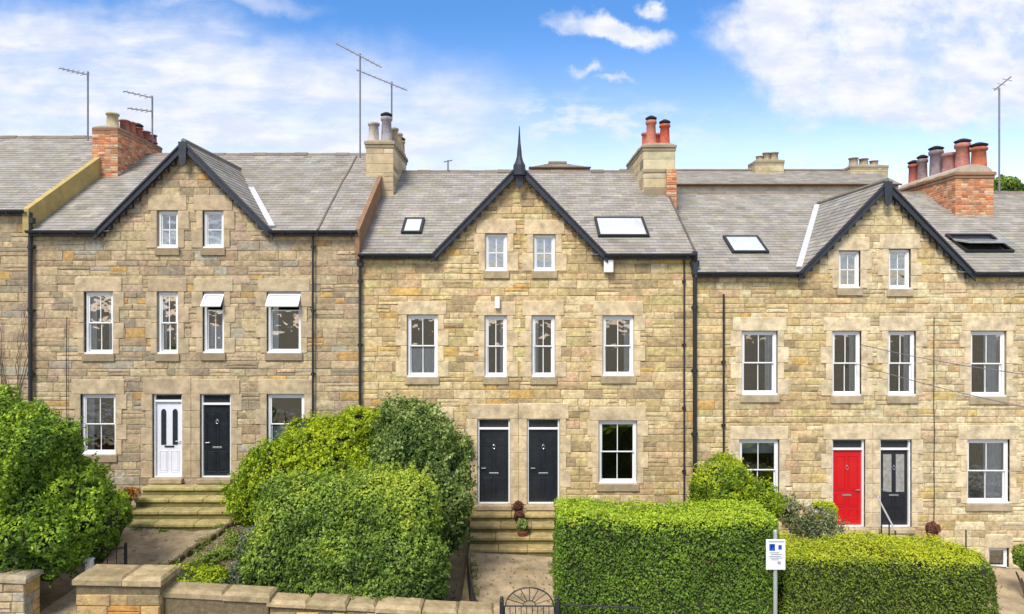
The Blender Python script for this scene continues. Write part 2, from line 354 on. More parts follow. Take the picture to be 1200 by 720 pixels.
def stone(mb, mk, a, b, z0, z1, t, col, j=.008, ins=.013):
    J = lambda: random.uniform(-j, j)
    ins = min(ins, (b - a) * .3, (z1 - z0) * .3)
    o = [(a + J(), z0 + J()), (b + J(), z0 + J()), (b + J(), z1 + J()), (a + J(), z1 + J())]
    cx, cz = (a + b) / 2, (z0 + z1) / 2
    i = [(p[0] + (ins if p[0] < cx else -ins), p[1] + (ins if p[1] < cz else -ins)) for p in o]
    P = [mk(p[0], p[1], 0) for p in o] + [mk(p[0], p[1], t * random.uniform(.6, 1)) for p in i] + [mk(cx + J() * 4, cz + J() * 2, t * random.uniform(.9, 1.35))]
    mb.faces(P, [(0, 1, 5, 4), (1, 2, 6, 5), (2, 3, 7, 6), (3, 0, 4, 7), (4, 5, 8), (5, 6, 8), (6, 7, 8), (7, 4, 8)], col)
def brickwork(mb, mk, u0, u1, w0, w1, pal, h=.075, l=.225, gap=.005):
    lay(mb, mk, w0, w1, lambda z: (u0, u1), [], pal, (h, h + .001), (l * .8, l * 1.1), (.004, .008), gap)
PAL_BR = [((206, 134, 92), 4), ((190, 116, 80), 3), ((216, 156, 112), 3), ((160, 106, 80), 1.5), ((206, 176, 144), 1.6)]
PAL_ST = [((196, 176, 136), 4), ((180, 160, 124), 3), ((206, 190, 152), 3), ((140, 126, 100), 1)]
MORT = lin((178, 160, 126)); MORT = tuple(v * .80 for v in MORT)

S = F / D0
def wx(px): return (px - 600) / S
def wz(py): return CZ + (360 - py) / S
def rect(px0, px1, py0, py1): return (wx(px0), wx(px1), wz(py1), wz(py0))
def at(px, py, d): return Vector(((px - 600) * d / F, d - D0, CZ + (360 - py) * d / F))

# ------------------------------------------------------------------ roof slates
PAL_SL = [((150, 145, 140), 5), ((147, 142, 136), 5), ((154, 148, 141), 3), ((142, 137, 131), 2.2), ((134, 129, 126), .8), ((158, 152, 136), .8)]
def slates(mb, O, Udir, Vdir, nrm, wid, hgt, skip=None, gauge=.17, sw=.27, k=.92):
    rows = int(math.ceil(hgt / gauge))
    for r in range(rows):
        v0 = r * gauge; v1 = min(hgt, v0 + gauge + .01); off = (sw / 2 if r % 2 else 0); u = -off; tone = random.uniform(.94, 1.05)
        while u < wid:
            a = max(0, u); b = min(wid, u + sw - .004); u += sw
            if b - a < .02: continue
            if skip and skip(a, b, v0, v1): continue
            c = tuple(v * tone for v in pick(PAL_SL, k)); l = .013 + random.uniform(0, .006); e = random.uniform(-.004, .004)
            p = [O + Udir * a + Vdir * (v0 + e) + nrm * l, O + Udir * b + Vdir * (v0 + e) + nrm * (l + random.uniform(-.002, .002)), O + Udir * b + Vdir * v1 + nrm * .003, O + Udir * a + Vdir * v1 + nrm * .003,
                 O + Udir * a + Vdir * (v0 + e) - nrm * .002, O + Udir * b + Vdir * (v0 + e) - nrm * .002]
            mb.faces(p, [(0, 1, 2, 3), (4, 5, 1, 0)], c)

ROOFD = 4.7
# ------------------------------------------------------------------ windows and doors
def surround(parent, r, pal, jw=(.17, .30), lint=.38, sill=.17, first='lintel', px_l=None, px_r=None, step=False):
    x0, x1, z0, z1 = r; g = .004
    def c(k=1):
        g = random.uniform(.92, 1.06) * k; return tuple(v * g * random.uniform(.985, 1.015) for v in lin(pal))
    a = x0 - (jw[1] - .06 if px_l is None else px_l); b = x1 + (jw[1] - .06 if px_r is None else px_r)
    m = MB(); m.box(a, b, -.040, .20, z1, z1 + lint + random.uniform(-.03, .03), c(), .012); m.build('lintel', M['dressed'], parent)
    for s in (-1, 1):
        m = MB(); z = z0; k = random.random() < .5; lim = px_l if s < 0 else px_r
        n = max(2, round((z1 - z0) / .42)); hh = (z1 - z0) / n
        for i in range(n):
            w = jw[1] if k else jw[0]; k = not k
            if lim is not None: w = lim
            xa, xb = (x0 - w, x0) if s < 0 else (x1, x1 + w)
            m.box(xa, xb, -.034 - random.uniform(0, .005), .20, z + g, z + hh - g, c(), .010); z += hh + 0
        m.build('jamb_stones', M['dressed'], parent)
    if sill:
        m = MB(); m.box(x0 - .05, x1 + .05, -.062, .20, z0 - sill, z0 - .001, tuple(v * .60 for v in c()), .012); m.build('sill', M['dressed'], parent)
def folds(mb, x0, x1, y, z0, z1, amp=.03, step=.035):
    n = max(3, int((x1 - x0) / step)); P = []
    for z in (z0, z1):
        for i in range(n + 1): P.append((x0 + (x1 - x0) * i / n, y + amp * math.sin(i * 1.9 + random.uniform(-.3, .3)), z))
    mb.faces(P, [(i, i + 1, n + 2 + i, n + 1 + i) for i in range(n)])
def framebox(mb, x0, x1, z0, z1, y0, y1, w, wb=None):
    wb = wb or w
    mb.box(x0, x0 + w, y0, y1, z0, z1, bev=.004); mb.box(x1 - w, x1, y0, y1, z0, z1, bev=.004)
    mb.box(x0 + w, x1 - w, y0, y1, z1 - w, z1, bev=.004); mb.box(x0 + w, x1 - w, y0, y1, z0, z0 + wb, bev=.004)
def window(root, r, pal, bars=True, curtain=None, openvent=False, split=.5, cross=False, sur=True, label=None, hbar=False, pl=None, pr=None, fw=.07, sill=.20):
    x0, x1, z0, z1 = r
    m = MB(); framebox(m, x0 + .002, x1 - .002, z0 + .002, z1 - .012, .055, .16, fw)
    m.box(x0 + .002, x1 - .002, -.02, .055, z0 + .002, z0 + .04, bev=.004)
    w = m.build('window', M['upvc'], root)
    if label: w['label'] = label
    zi0, zi1 = z0 + fw + .002, z1 - fw - .012; xi0, xi1 = x0 + fw + .001, x1 - fw - .001; zm = zi0 + (zi1 - zi0) * split; xm = (x0 + x1) / 2; sw = .032
    def sash(nm, za, zb, y, vert=True):
        m = MB(); framebox(m, xi0, xi1, za, zb, y, y + .035, sw)
        if vert: m.box(xm - .011, xm + .011, y + .004, y + .03, za + sw, zb - sw, bev=.003)
        m.build(nm, M['upvc'], w)
        g = MB(); g.box(xi0 + sw, xi1 - sw, y + .014, y + .018, za + sw, zb - sw); g.build('pane', M['glass'], w)
    if cross or hbar: sash('sash', zi0, zi1, .09, not hbar); m = MB(); m.box(xi0 + sw, xi1 - sw, .094, .12, zm - .012, zm + .012, bev=.003); m.build('glazing_bar', M['upvc'], w)
    else:
        sash('lower_sash', zi0, zm + .012, .115, bars)
        if openvent:
            hgt = zi1 - zm; ang = R(38); m = MB(); g = MB()
            def T(u, v, t): return (u, .06 - math.sin(ang) * v - t * math.cos(ang), zi1 - math.cos(ang) * v + t * math.sin(ang))
            def slab(mb, u0, u1, v0, v1, t0, t1):
                p = [T(u, v, t) for t in (t0, t1) for u, v in ((u0, v0), (u1, v0), (u1, v1), (u0, v1))]
                mb.faces(p, [(0, 1, 2, 3), (7, 6, 5, 4), (0, 4, 5, 1), (1, 5, 6, 2), (2, 6, 7, 3), (3, 7, 4, 0)])
            a, b = x0 + .02, x1 - .02
            slab(m, a, a + .045, 0, hgt, 0, .035); slab(m, b - .045, b, 0, hgt, 0, .035); slab(m, a + .045, b - .045, 0, .045, 0, .035); slab(m, a + .045, b - .045, hgt - .045, hgt, 0, .035)
            slab(g, a + .045, b - .045, .045, hgt - .045, .012, .016)
            m.build('open_vent', M['upvc'], w); g.build('pane', M['glass_sky'], w)  # tilted pane, sky reflection put into its colour
        else: sash('upper_sash', zm - .012, zi1, .072, bars)
    if curtain:
        m = MB(); ww = xi1 - xi0
        if curtain == 'blind': m.box(xi0 - .03, xi1 + .03, .20, .206, zi1 - (zi1 - zi0) * .22, zi1); m.build('blind', M['blind'], w)
        else:
            for cset in curtain:
                m = MB()
                if cset == 'l': folds(m, xi0 - .03, xi0 + ww * .24, .185, zi0 - .02, zi1 + .02)
                if cset == 'r': folds(m, xi1 - ww * .24, xi1 + .03, .185, zi0 - .02, zi1 + .02)
                if cset == 'R': folds(m, xi1 - ww * .50, xi1 + .03, .185, zi0 - .02, zi1 + .02)
                if cset == 'n': folds(m, xi0 - .03, xi1 + .03, .19, zi0 - .02, zi0 + (zi1 - zi0) * .45, .015)
                m.build('curtain', M['curtain'], w)
    if sur: surround(w, r, pal, px_l=pl, px_r=pr, sill=sill)
    return w
def door(root, r, pal, style, mt, label, transom=.27, pl=None, pr=None, ytop=None):
    x0, x1, z0, z1 = r; lt = z1 - transom
    m = MB(); fx0, fx1 = x0 + .05, x1 - .05
    m.box(fx0, fx1, .10, .145, z0 + .03, lt - .03, bev=.004); xm = (fx0 + fx1) / 2; wd = fx1 - fx0; hd = lt - z0 - .06; zb = z0 + .03
    def pan(a, b, c, d, deep=.012):
        xa, xb = fx0 + wd * a, fx0 + wd * b; za, zc = zb + hd * c, zb + hd * d
        framebox(m, xa, xb, za, zc, .10 - deep, .1005, .018); m.box(xa + .04, xb - .04, .10 - deep * .8, .1005, za + .04, zc - .04, bev=.006)
    if style == 'six':
        for a, b in ((.10, .46), (.54, .90)): pan(a, b, .05, .34); pan(a, b, .42, .74)
        for a, b in ((.10, .46), (.54, .90)): pan(a, b, .78, .90)
    elif style == 'four':
        for a, b in ((.10, .46), (.54, .90)): pan(a, b, .05, .20); pan(a, b, .25, .42); pan(a, b, .46, .92)
    elif style == 'glazed':
        for a, b in ((.10, .46), (.54, .90)): pan(a, b, .05, .18); pan(a, b, .22, .38)
    elif style == 'arched':
        for a, b in ((.12, .44), (.56, .88)): pan(a, b, .05, .34)
    d = m.build('door', mt, root); d['label'] = label
    m = MB(); m.box(x0 + .002, x0 + .05, .04, .17, z0 + .002, z1 - .01, bev=.005); m.box(x1 - .05, x1 - .002, .04, .17, z0 + .002, z1 - .01, bev=.005)
    m.box(x0 + .05, x1 - .05, .04, .17, lt - .03, lt + .025, bev=.005); m.box(x0 + .05, x1 - .05, .04, .17, z1 - .03, z1 - .01, bev=.005)
    m.box(x0 + .05, x1 - .05, .02, .17, z0 + .002, z0 + .03, bev=.004)
    m.build('door_frame', M['upvc'], d)
    g = MB(); g.box(x0 + .05, x1 - .05, .10, .105, lt + .025, z1 - .03); g.build('transom_pane', M['dark_glass_shade'], d)
    if style == 'glazed':
        for a, b in ((.12, .42), (.58, .88)):
            g = MB(); g.box(fx0 + wd * a, fx0 + wd * b, .092, .0995, zb + hd * .44, zb + hd * .94)
            gg = g.build('obscured_pane', M['frost'], d)
    if style == 'arched':
        for a in (.28, .72):
            g = MB(); cx = fx0 + wd * a; hw = wd * .095; za, zc = zb + hd * .42, zb + hd * .86
            poly = [(cx - hw, za), (cx + hw, za)] + [(cx + hw * math.cos(t), zc + hw * 1.3 * math.sin(t)) for t in [math.pi * i / 8 for i in range(9)]]
            g.prism(poly, 'y', .088, .0995); g.build('arched_pane', M['dark_glass_shade'], d)
    m = MB(); sx = 1 if style in ('four', 'arched') else -1
    m.box(xm - .13, xm + .13, .078, .10, zb + hd * .385, zb + hd * .385 + .045, bev=.008); m.build('letterbox', M['chrome'] if style != 'arched' else M['iron'], d)
    m = MB(); hx = xm + sx * wd * .42; m.tube([(hx, .10, zb + hd * .47), (hx, .05, zb + hd * .47)], .012); m.tube([(hx, .05, zb + hd * .47), (hx - sx * .11, .05, zb + hd * .47)], .011)
    m.build('handle', M['chrome'], d)
    if style != 'arched':
        m = MB(); kz = zb + hd * .76
        m.tube([(xm + .035 * math.sin(t), .082 + 0 * t, kz + .05 * math.cos(t)) for t in [2 * math.pi * i / 12 for i in range(13)]], .008, 6); m.box(xm - .02, xm + .02, .075, .10, kz + .035, kz + .075, bev=.006)
        m.build('knocker', M['chrome'], d)
    surround(d, r, pal, px_l=pl, px_r=pr, sill=0, lint=.42)
    m = MB(); m.box(x0 - .04, x1 + .04, -.16, .16, z0 - .13, z0 - .001, tuple(v * .75 for v in lin(pal)), .012); m.build('threshold', M['dressed'], d)
    return d
M['frost'] = mat('obscured_glass', (0.30, 0.29, 0.27), 0.25, 0.35, 8, spec=0.6)
M['dark_glass_shade'] = mat('dark_leaded_glass_and_shade', (0.03, 0.035, 0.04), 0.15, 0.4, 14, spec=0.6)  # dark panes, and the painted shade in the open skylight

# ------------------------------------------------------------------ chimneys
def slc(p, k): return tuple(v * k for v in p)
def chimney(root, x0, x1, d0, d1, zb, zt, kind, pots, label, cap=.12, extra=None, lip=.06):
    """x-range, depth range from camera, base and top heights"""
    y0, y1 = d0 - D0, d1 - D0
    pal = PAL_BR if kind == 'brick' else PAL_ST
    m = MB(); mc = tuple(v * .6 for v in lin((190, 170, 150)))
    m.box(x0, x1, y0, y1, zb, zt, mc)
    def put(u0, u1, mk, w0=zb):
        if kind == 'brick': brickwork(m, mk, u0, u1, w0, zt, pal)
        else: lay(m, mk, w0, zt, lambda z: (u0, u1), [], pal, (.26, .34), (.4, .8), (.008, .014), .004)
    put(x0, x1, lambda u, z, t: (u, y0 - t, z)); put(y0, y1, lambda u, z, t: (x1 + t, u, z)); put(y0, y1, lambda u, z, t: (x0 - t, u, z)); put(x0, x1, lambda u, z, t: (u, y1 + t, z))
    ch = m.build('chimney', M['brick'] if kind == 'brick' else M['render'], root); ch['label'] = label
    m = MB(); cc = lin((178, 164, 134)) if kind != 'brick' else lin((170, 128, 100)); cc = tuple(v * .7 for v in cc)
    m.box(x0 - lip * .5, x1 + lip * .5, y0 - lip * .5, y1 + lip * .5, zt - .20, zt - .10, slc(cc, .9), .015)
    k = y0 - lip
    while k < y1 + lip - .02:
        q = min(y1 + lip, k + random.uniform(.3, .6)); m.box(x0 - lip + random.uniform(-.012, .012), x1 + lip + random.uniform(-.012, .012), k, q - .006, zt - .098, zt + .02 + random.uniform(-.02, .012), slc(cc, random.uniform(.7, 1.1)), .02); k = q
    fl = .07 if cap < .2 else cap
    arc = [(x0 + .02 + (x1 - x0 - .04) * (1 - math.cos(math.pi * i / 10)) / 2, zt + .021 + (fl - .02) * math.sin(math.pi * i / 10)) for i in range(11)]
    m.prism(arc, 'y', y0 + .02, y1 - .02, tuple(v * 1.1 for v in lin((170, 158, 140))))
    m.build('chimney_cap', M['render'], ch)
    for (px, pd, h, rad, colr, hood) in pots:
        X, Y = (px - 600) * pd / F, pd - D0; m = MB(); Z = zt + .05; c = tuple(v * .8 for v in lin(colr))
        m.lathe((X, Y, Z), [(rad * 1.15, 0), (rad * 1.15, h * .10), (rad * .95, h * .14), (rad * .84, h * .84), (rad * 1.04, h * .87), (rad * 1.06, h * .96), (rad * .9, h), (rad * .72, h), (rad * .7, h - .12)], 16, c)
        p = m.build('chimney_pot', M['pot'], ch, True)
        if hood:
            m = MB(); m.lathe((X, Y, Z + h), [(rad * .7, 0), (rad * 1.05, .04), (rad * 1.1, .08), (rad * .4, .15), (.01, .16)], 12, (.5, .5, .5)); m.build('cowl', M['iron'], ch)
    return ch
def skylight(root, roofP, u, v, w, h, label, opened=False, glassm='glass_sky'):
    O, Ud, Vd, Nn = roofP; c0 = O + Ud * u + Vd * v
    def bx(mb, a, b, c, d, t0, t1):
        p = [c0 + Ud * q + Vd * s + Nn * t for t in (t0, t1) for q, s in ((a, c), (b, c), (b, d), (a, d))]
        mb.faces(p, [(3, 2, 1, 0), (4, 5, 6, 7), (0, 1, 5, 4), (1, 2, 6, 5), (2, 3, 7, 6), (3, 0, 4, 7)])
    m = MB(); t = .09
    for q in ((0, w, 0, .07), (0, w, h - .07, h), (0, .07, .07, h - .07), (w - .07, w, .07, h - .07)): bx(m, *q, -.02, t)
    s = m.build('skylight', M['iron'], root); s['label'] = label
    if opened:
        m = MB(); bx(m, .075, w - .075, .075, h - .075, .004, .03); m.build('opening_shade', M['dark_glass_shade'], s)  # dark sheet stands in for the shade inside the open skylight
        Vd2 = (Vd * math.cos(R(20)) - Nn * math.sin(R(20))).normalized(); N2 = Ud.cross(Vd2).normalized(); cc = c0 + Vd * (h * .5) + Nn * (t + .02) - Vd2 * (h * .5)
        m = MB()
        def b2(mb, a, b, c, d, t0, t1):
            p = [cc + Ud * q + Vd2 * s2 + N2 * tt for tt in (t0, t1) for q, s2 in ((a, c), (b, c), (b, d), (a, d))]
            mb.faces(p, [(3, 2, 1, 0), (4, 5, 6, 7), (0, 1, 5, 4), (1, 2, 6, 5), (2, 3, 7, 6), (3, 0, 4, 7)])
        for q in ((0, w, 0, .07), (0, w, h - .07, h), (0, .07, .07, h - .07), (w - .07, w, .07, h - .07)): b2(m, *q, 0, .05)
        m.build('raised_sash', M['galv'], s)
        m = MB(); b2(m, .07, w - .07, .07, h - .07, .015, .025); m.build('pane', M[glassm], s)
    else:
        m = MB(); bx(m, .071, w - .071, .071, h - .071, .03, .07); m.build('pane', M[glassm], s)
    return s

# ------------------------------------------------------------------ a gabled block of the terrace
def block(name, label, x0, x1, eave, ridge_y, gable, openings, pal, zb, roofpal=1.02, side=None, mw=MORT, wallpal=None):
    """eave, ridge_y: photo rows; gable: (px centre, px half width, row of apex) or None"""
    E = wz(eave); RZ = CZ + (360 - ridge_y) * (D0 + ROOFD) / F; xc = (x0 + x1) / 2
    root = thing(name, (xc, 4.5, zb), label, 'house', 'stone houses of the terrace')
    if gable: gx, ghw, gap_ = wx(gable[0]), gable[1] / S, wz(gable[2])
    # --- wall
    m = MB(); us = sorted({x0, x1} | {q for o in openings for q in o[:2]}); zs = sorted({zb, E} | {q for o in openings for q in o[2:4]})
    top = E
    inner = [o for o in openings]
    def isopen(x, z): return any(o[0] < x < o[1] and o[2] < z < o[3] for o in inner)
    if gable:
        gs = (gap_ - E) / ghw; us = sorted(set(us) | {gx - ghw, gx, gx + ghw}); zs = sorted(set(zs) | {gap_})
    for i in range(len(us) - 1):
        for j in range(len(zs) - 1):
            a, b, c, d = us[i], us[i + 1], zs[j], zs[j + 1]
            if b - a < 1e-6 or d - c < 1e-6 or isopen((a + b) / 2, (c + d) / 2): continue
            if c >= E - 1e-6:
                if not gable: continue
                gtop = lambda x: gap_ - abs(x - gx) * gs
                pts = [(a, c), (b, c), (b, min(d, max(c, gtop(b)))), (a, min(d, max(c, gtop(a))))]
                # insert crossing where the slope passes d
                if gtop(a) <= c and gtop(b) <= c: continue
                poly = [(a, c), (b, c)] if gtop(a) >= c and gtop(b) >= c else ([(gx - (gap_ - c) / gs, c), (b, c)] if gtop(a) < c else [(a, c), (gx + (gap_ - c) / gs, c)])
                ra, rb = poly[0][0], poly[1][0]; tb = gtop(rb); ta = gtop(ra)
                if tb > d: poly.append((rb, d))
                elif tb > c: poly.append((rb, tb))
                if (ta > d) != (tb > d):
                    xx = gx - (gap_ - d) / gs if rb <= gx + 1e-6 else gx + (gap_ - d) / gs
                    poly.append((xx, d))
                if ta > d: poly.append((ra, d))
                elif ta > c: poly.append((ra, ta))
                if len(poly) < 3: continue
                m.face([(p, 0, q) for p, q in poly], mw); m.face([(p, .3, q) for p, q in reversed(poly)], mw)
            else:
                m.face([(a, 0, c), (b, 0, c), (b, 0, d), (a, 0, d)], mw); m.face([(a, .3, c), (a, .3, d), (b, .3, d), (b, .3, c)], mw)
    for o in openings:
        a, b, c, d = o[:4]
        m.face([(a, 0, c), (a, .3, c), (a, .3, d), (a, 0, d)], mw); m.face([(b, 0, c), (b, 0, d), (b, .3, d), (b, .3, c)], mw)
        m.face([(a, 0, d), (a, .3, d), (b, .3, d), (b, 0, d)], mw); m.face([(a, 0, c), (b, 0, c), (b, .3, c), (a, .3, c)], mw)
    yb = 2 * ROOFD
    # side and back walls
    for xx in (x0 + .01, x1 - .01):
        m.face([(xx, 0, zb), (xx, yb, zb), (xx, yb, E), (xx, ROOFD, RZ - .08), (xx, 0, E)], mw)
    m.face([(x0 + .01, yb, zb), (x1 - .01, yb, zb), (x1 - .01, yb, E), (x0 + .01, yb, E)], mw)
    def ext(z):
        if z <= E + .05: return (x0 + .004, x1 - .004)
        if not gable: return (0, 0)
        h = (gap_ - z) / gs + .07; return (gx - h, gx + h) if h > .12 else (0, 0)
    lay(m, lambda u, z, t: (u, -t, z), zb, (gap_ if gable else E), ext, [(o[0] - .01, o[1] + .01, o[2], o[3]) for o in openings], wallpal or pal)
    m.build('wall', M['stone'], root)
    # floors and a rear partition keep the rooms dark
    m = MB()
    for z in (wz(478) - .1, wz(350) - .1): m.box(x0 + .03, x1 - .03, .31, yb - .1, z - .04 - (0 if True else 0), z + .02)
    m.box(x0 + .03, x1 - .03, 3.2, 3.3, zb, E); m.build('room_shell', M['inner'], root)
    # --- roof
    yo = -.17; tanp = (RZ - E) / ROOFD; Vd = Vector((0, 1, tanp)).normalized(); Nn = Vector((0, -tanp, 1)).normalized(); O = Vector((x0, yo, E + tanp * yo + .06)); slope = (ROOFD - yo) / Vd.y
    m = MB()
    def gz(x): return gap_ + .06 - abs(x - gx) * gs
    def skip(a, b, v0, v1):
        if not gable: return False
        p = O + Vd * (v0 + .3); xa, xb = x0 + a, x0 + b
        return min(gz(xa), gz(xb)) > p.z + .03 and p.y < ROOFD
    slates(m, O, Vector((1, 0, 0)), Vd, Nn, x1 - x0, slope, skip, k=roofpal)
    # deck under slates, both slopes
    dk = tuple(v * .5 for v in lin((120, 115, 110))); A = O - Nn * .012; r2 = A + Vd * slope
    if gable:
        zr = lambda x: None
        gl, gr = gx - ghw, gx + ghw; ymeet = (gap_ + .06 - (E + .06)) / tanp
        ymeet = min(ymeet, ROOFD); pm = (gx, ymeet, E + tanp * ymeet + .05)
        def Rp(x, y): return (x, y, E + tanp * y + .048)
        m.face([Rp(x0, yo), Rp(gl, yo), Rp(gl, 0), Rp(gx, ymeet), Rp(gx, ROOFD), Rp(x0, ROOFD)], dk); m.face([Rp(gr, yo), Rp(x1, yo), Rp(x1, ROOFD), Rp(gx, ROOFD), Rp(gx, ymeet), Rp(gr, 0)], dk)
    else: m.face([(x0, yo, A.z), (x1, yo, A.z), (x1, ROOFD, r2.z), (x0, ROOFD, r2.z)], dk)
    m.face([(x1, 2 * ROOFD - yo, A.z), (x0, 2 * ROOFD - yo, A.z), (x0, ROOFD, r2.z), (x1, ROOFD, r2.z)], lin((120, 116, 112)))
    if gable:
        yf = -.20; ym = (gap_ - E) / tanp + .25
        for s in (-1, 1):
            Vg = Vector((-s, 0, gs)).normalized(); Ng = Vector((s * gs, 0, 1)).normalized(); L_ = (ghw + .12) * math.sqrt(1 + gs * gs)
            Og = Vector((gx + s * (ghw + .12), yf, gap_ + .075 - (ghw + .12) * gs))
            def sk(a, b, v0, v1, Og=Og, Vg=Vg):
                p = Og + Vg * v1; y = yf + a
                return E + tanp * y + .06 > p.z + .04
            slates(m, Og, Vector((0, 1, 0)), Vg, Ng, ym - yf, L_, sk, k=roofpal)
            a = Og - Ng * .012; b = a + Vg * L_; yl = 0.02
            m.face([(a.x, yf, a.z), (a.x, yl, a.z), (b.x, ym, b.z), (b.x, yf, b.z)], dk)
        m.tube([(gx, yf, gap_ + .085), (gx, ym, gap_ + .085)], .07, 8, lin((120, 116, 110)))
    n_t = int((x1 - x0) / .45)
    for i in range(n_t):
        xa = x0 + (x1 - x0) * i / n_t; xb = x0 + (x1 - x0) * (i + 1) / n_t - .008; g = random.uniform(.8, 1.1); c = tuple(v * .62 * g for v in lin((150, 136, 122)))
        z = RZ + .04 + random.uniform(-.02, .012); m.faces([(xa, ROOFD - .16, z - .06), (xa, ROOFD, z + .07), (xa, ROOFD + .16, z - .06), (xb, ROOFD - .16, z - .06), (xb, ROOFD, z + .07), (xb, ROOFD + .16, z - .06)], [(0, 3, 4, 1), (1, 4, 5, 2), (0, 1, 2), (5, 4, 3)], c)
    roof = m.build('roof', M['slate'], root)
    # --- fascia, gutter, bargeboards
    segs = [(x0, x1)] if not gable else [(x0, gx - ghw - .02), (gx + ghw + .02, x1)]
    for a, b in segs:
        m = MB(); m.box(a, b, -.15, -.07, E - .17, E - .01, bev=.004)
        n = 8; P = []
        for xx in (a, b):
            for k in range(n + 1):
                t = math.pi * k / n; P.append((xx, -.235 - .07 * math.cos(t), E - .035 - .075 * math.sin(t)))
        m.faces(P, [(k, k + 1, n + 2 + k, n + 1 + k) for k in range(n)])
        k = a + .4
        while k < b - .1: m.box(k, k + .03, -.31, -.15, E - .125, E - .105); k += .9
        m.build('gutter', M['black_wood'], root)
    if gable:
        m = MB(); t = .165 * math.sqrt(1 + gs * gs)
        for s in (-1, 1):
            hw = ghw + .13; zt = gap_ + .07
            poly = [(gx, zt), (gx + s * hw, zt - hw * gs), (gx + s * hw, zt - hw * gs - t * .9), (gx, zt - t)]
            if s > 0: poly = poly[::-1]
            m.prism(poly, 'y', -.215, -.165)
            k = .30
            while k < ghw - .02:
                zc = zt - k * gs - t; m.box(gx + s * k - .045, gx + s * k + .045, -.163, -.05, zc - .07, zc + .10); k += .19  # small blocks, dark to stand in for the toothed shadow under the board
            poly = [(gx, zt + .01), (gx + s * hw, zt - hw * gs + .01), (gx + s * hw, zt - hw * gs - .05), (gx, zt - .05)]
            if s > 0: poly = poly[::-1]
            m.prism(poly, 'y', -.250, -.217)
        m.prism([(gx - .11, gap_ + .05), (gx - .09, gap_ - .52), (gx, gap_ - .60), (gx + .09, gap_ - .52), (gx + .11, gap_ + .05)], 'y', -.262, -.216)
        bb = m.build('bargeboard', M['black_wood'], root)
    else: bb = None
    return dict(root=root, E=E, RZ=RZ, roofP=(Vector((0, 0, E + .06)), Vector((1, 0, 0)), Vd, Nn), tan=tanp, barge=bb, gs=gs if gable else 0)
def roof_pt(B, px, py):
    """point on the front roof slope seen at a photo position -> (x, distance up the slope)"""
    v = (360 - py) / F; e = B['E'] - CZ + .06; d = (e - B['tan'] * D0) / (v - B['tan']) ; y = d - D0
    return (px - 600) * d / F, y / B['roofP'][2].y
def flashing(B, gx_px, ghw_px, apex, side, up=1.0):
    gx, ghw, ga = wx(gx_px), ghw_px / S, wz(apex); E = B['E']; ym = (ga - E) / B['tan']
    p0 = Vector((gx + side * ghw, -.02, E + .10)); p1 = Vector((gx, ym, ga + .11)); p1 = p0.lerp(p1, up)
    w = Vector((side * .13, 0, 0)); m = MB(); lift = Vector((0, -.01, .035)); q = w * .3
    m.faces([p0 - q + lift, p0 + w + lift, p1 + w + lift, p1 - q + lift, p0 - q, p0 + w, p1 + w, p1 - q], [(0, 1, 2, 3), (0, 4, 5, 1), (1, 5, 6, 2), (3, 7, 4, 0)])
    m.build('valley_flashing', M['lead'], B['root'])
def downpipe(root, px, top, bot, r=.04, y=-.11, head=True, bend=None):
    x = wx(px); z1, z0 = wz(top), wz(bot); m = MB()
    pts = [(x, y, z0), (x, y, z1 - .25)]
    if bend is not None: pts += [(x + bend * .5, y - .06, z1 - .12), (x + bend, -.22, z1)]
    else: pts += [(x, y, z1)]
    m.tube(pts, r, 10)
    z = z0 + .3
    while z < z1 - .3: m.box(x - r - .025, x + r + .025, y - r * .3, -.01, z, z + .05); m.tube([(x, y, z - .03), (x, y, z + .08)], r * 1.25, 10); z += 1.7
    if head: m.box(x - r * 2, x + r * 2, y - .06, y + .06, z1 - .30, z1 - .14, bev=.01)
    m.build('downpipe', M['iron'], root, False)
def wire(root, px, top, bot, r=.010, name='wall_cable'):
    m = MB(); m.tube([(wx(px) + random.uniform(-.01, .01), -.065, z) for z in [wz(bot) + (wz(top) - wz(bot)) * i / 8 for i in range(9)]], r, 6); m.build(name, M['iron'], root)

DA, DB, DC = (188, 169, 138), (212, 191, 154), (216, 198, 164)
XL, XAB, XBC, XR = wx(38), wx(422), wx(814), 14.5
def slc(p, k): return tuple(v * k for v in p)
# ---- block 0, far left, only its right end is in view
B0 = block('terraced_house', 'stone terraced house at the far left edge with the highest eaves and no gable', XL - 9, XL - .02, 246, 163, None, [], PAL_A, wz(640))
# ---- block A
oA = {k: rect(*v) for k, v in dict(t1=(184.5, 209, 247, 291), t2=(238, 262.5, 247, 291), m1=(99, 133, 342, 415), m2=(184.5, 209, 342, 415), m3=(238, 263, 342, 414), m4=(313, 353, 342, 414),
      g1=(95, 136, 462, 533), g2=(313, 357, 462, 533), d1=(179, 214, 462, 560), d2=(235, 271, 462, 560)).items()}
A = block('terraced_house', 'grey tan stone house block under the left gable with white and black doors', XL, XAB - .01, 270, 183, (219, 98, 171), list(oA.values()), PAL_A, wz(640))
r = A['root']
window(r, oA['t1'], DA, cross=True, label='small white attic window with crossed glazing bars'); window(r, oA['t2'], DA, hbar=True, label='small white attic window with one horizontal bar', curtain='n')
window(r, oA['m1'], DA, curtain='lr'); window(r, oA['m2'], DA, curtain='rl'); window(r, oA['m3'], DA, openvent=True, split=.72, curtain='n', label='narrow white window with its top vent propped open'); window(r, oA['m4'], DA, bars=False, openvent=True, split=.72, curtain='l', label='wide white window with its top vent propped open')
window(r, oA['g1'], DA, curtain='l'); window(r, oA['g2'], DA, bars=False, curtain='n')
door(r, oA['d1'], DA, 'arched', M['door_white'], 'white door with two narrow arched panes', transom=.19, pr=(wx(235)-wx(214))/2-.003)
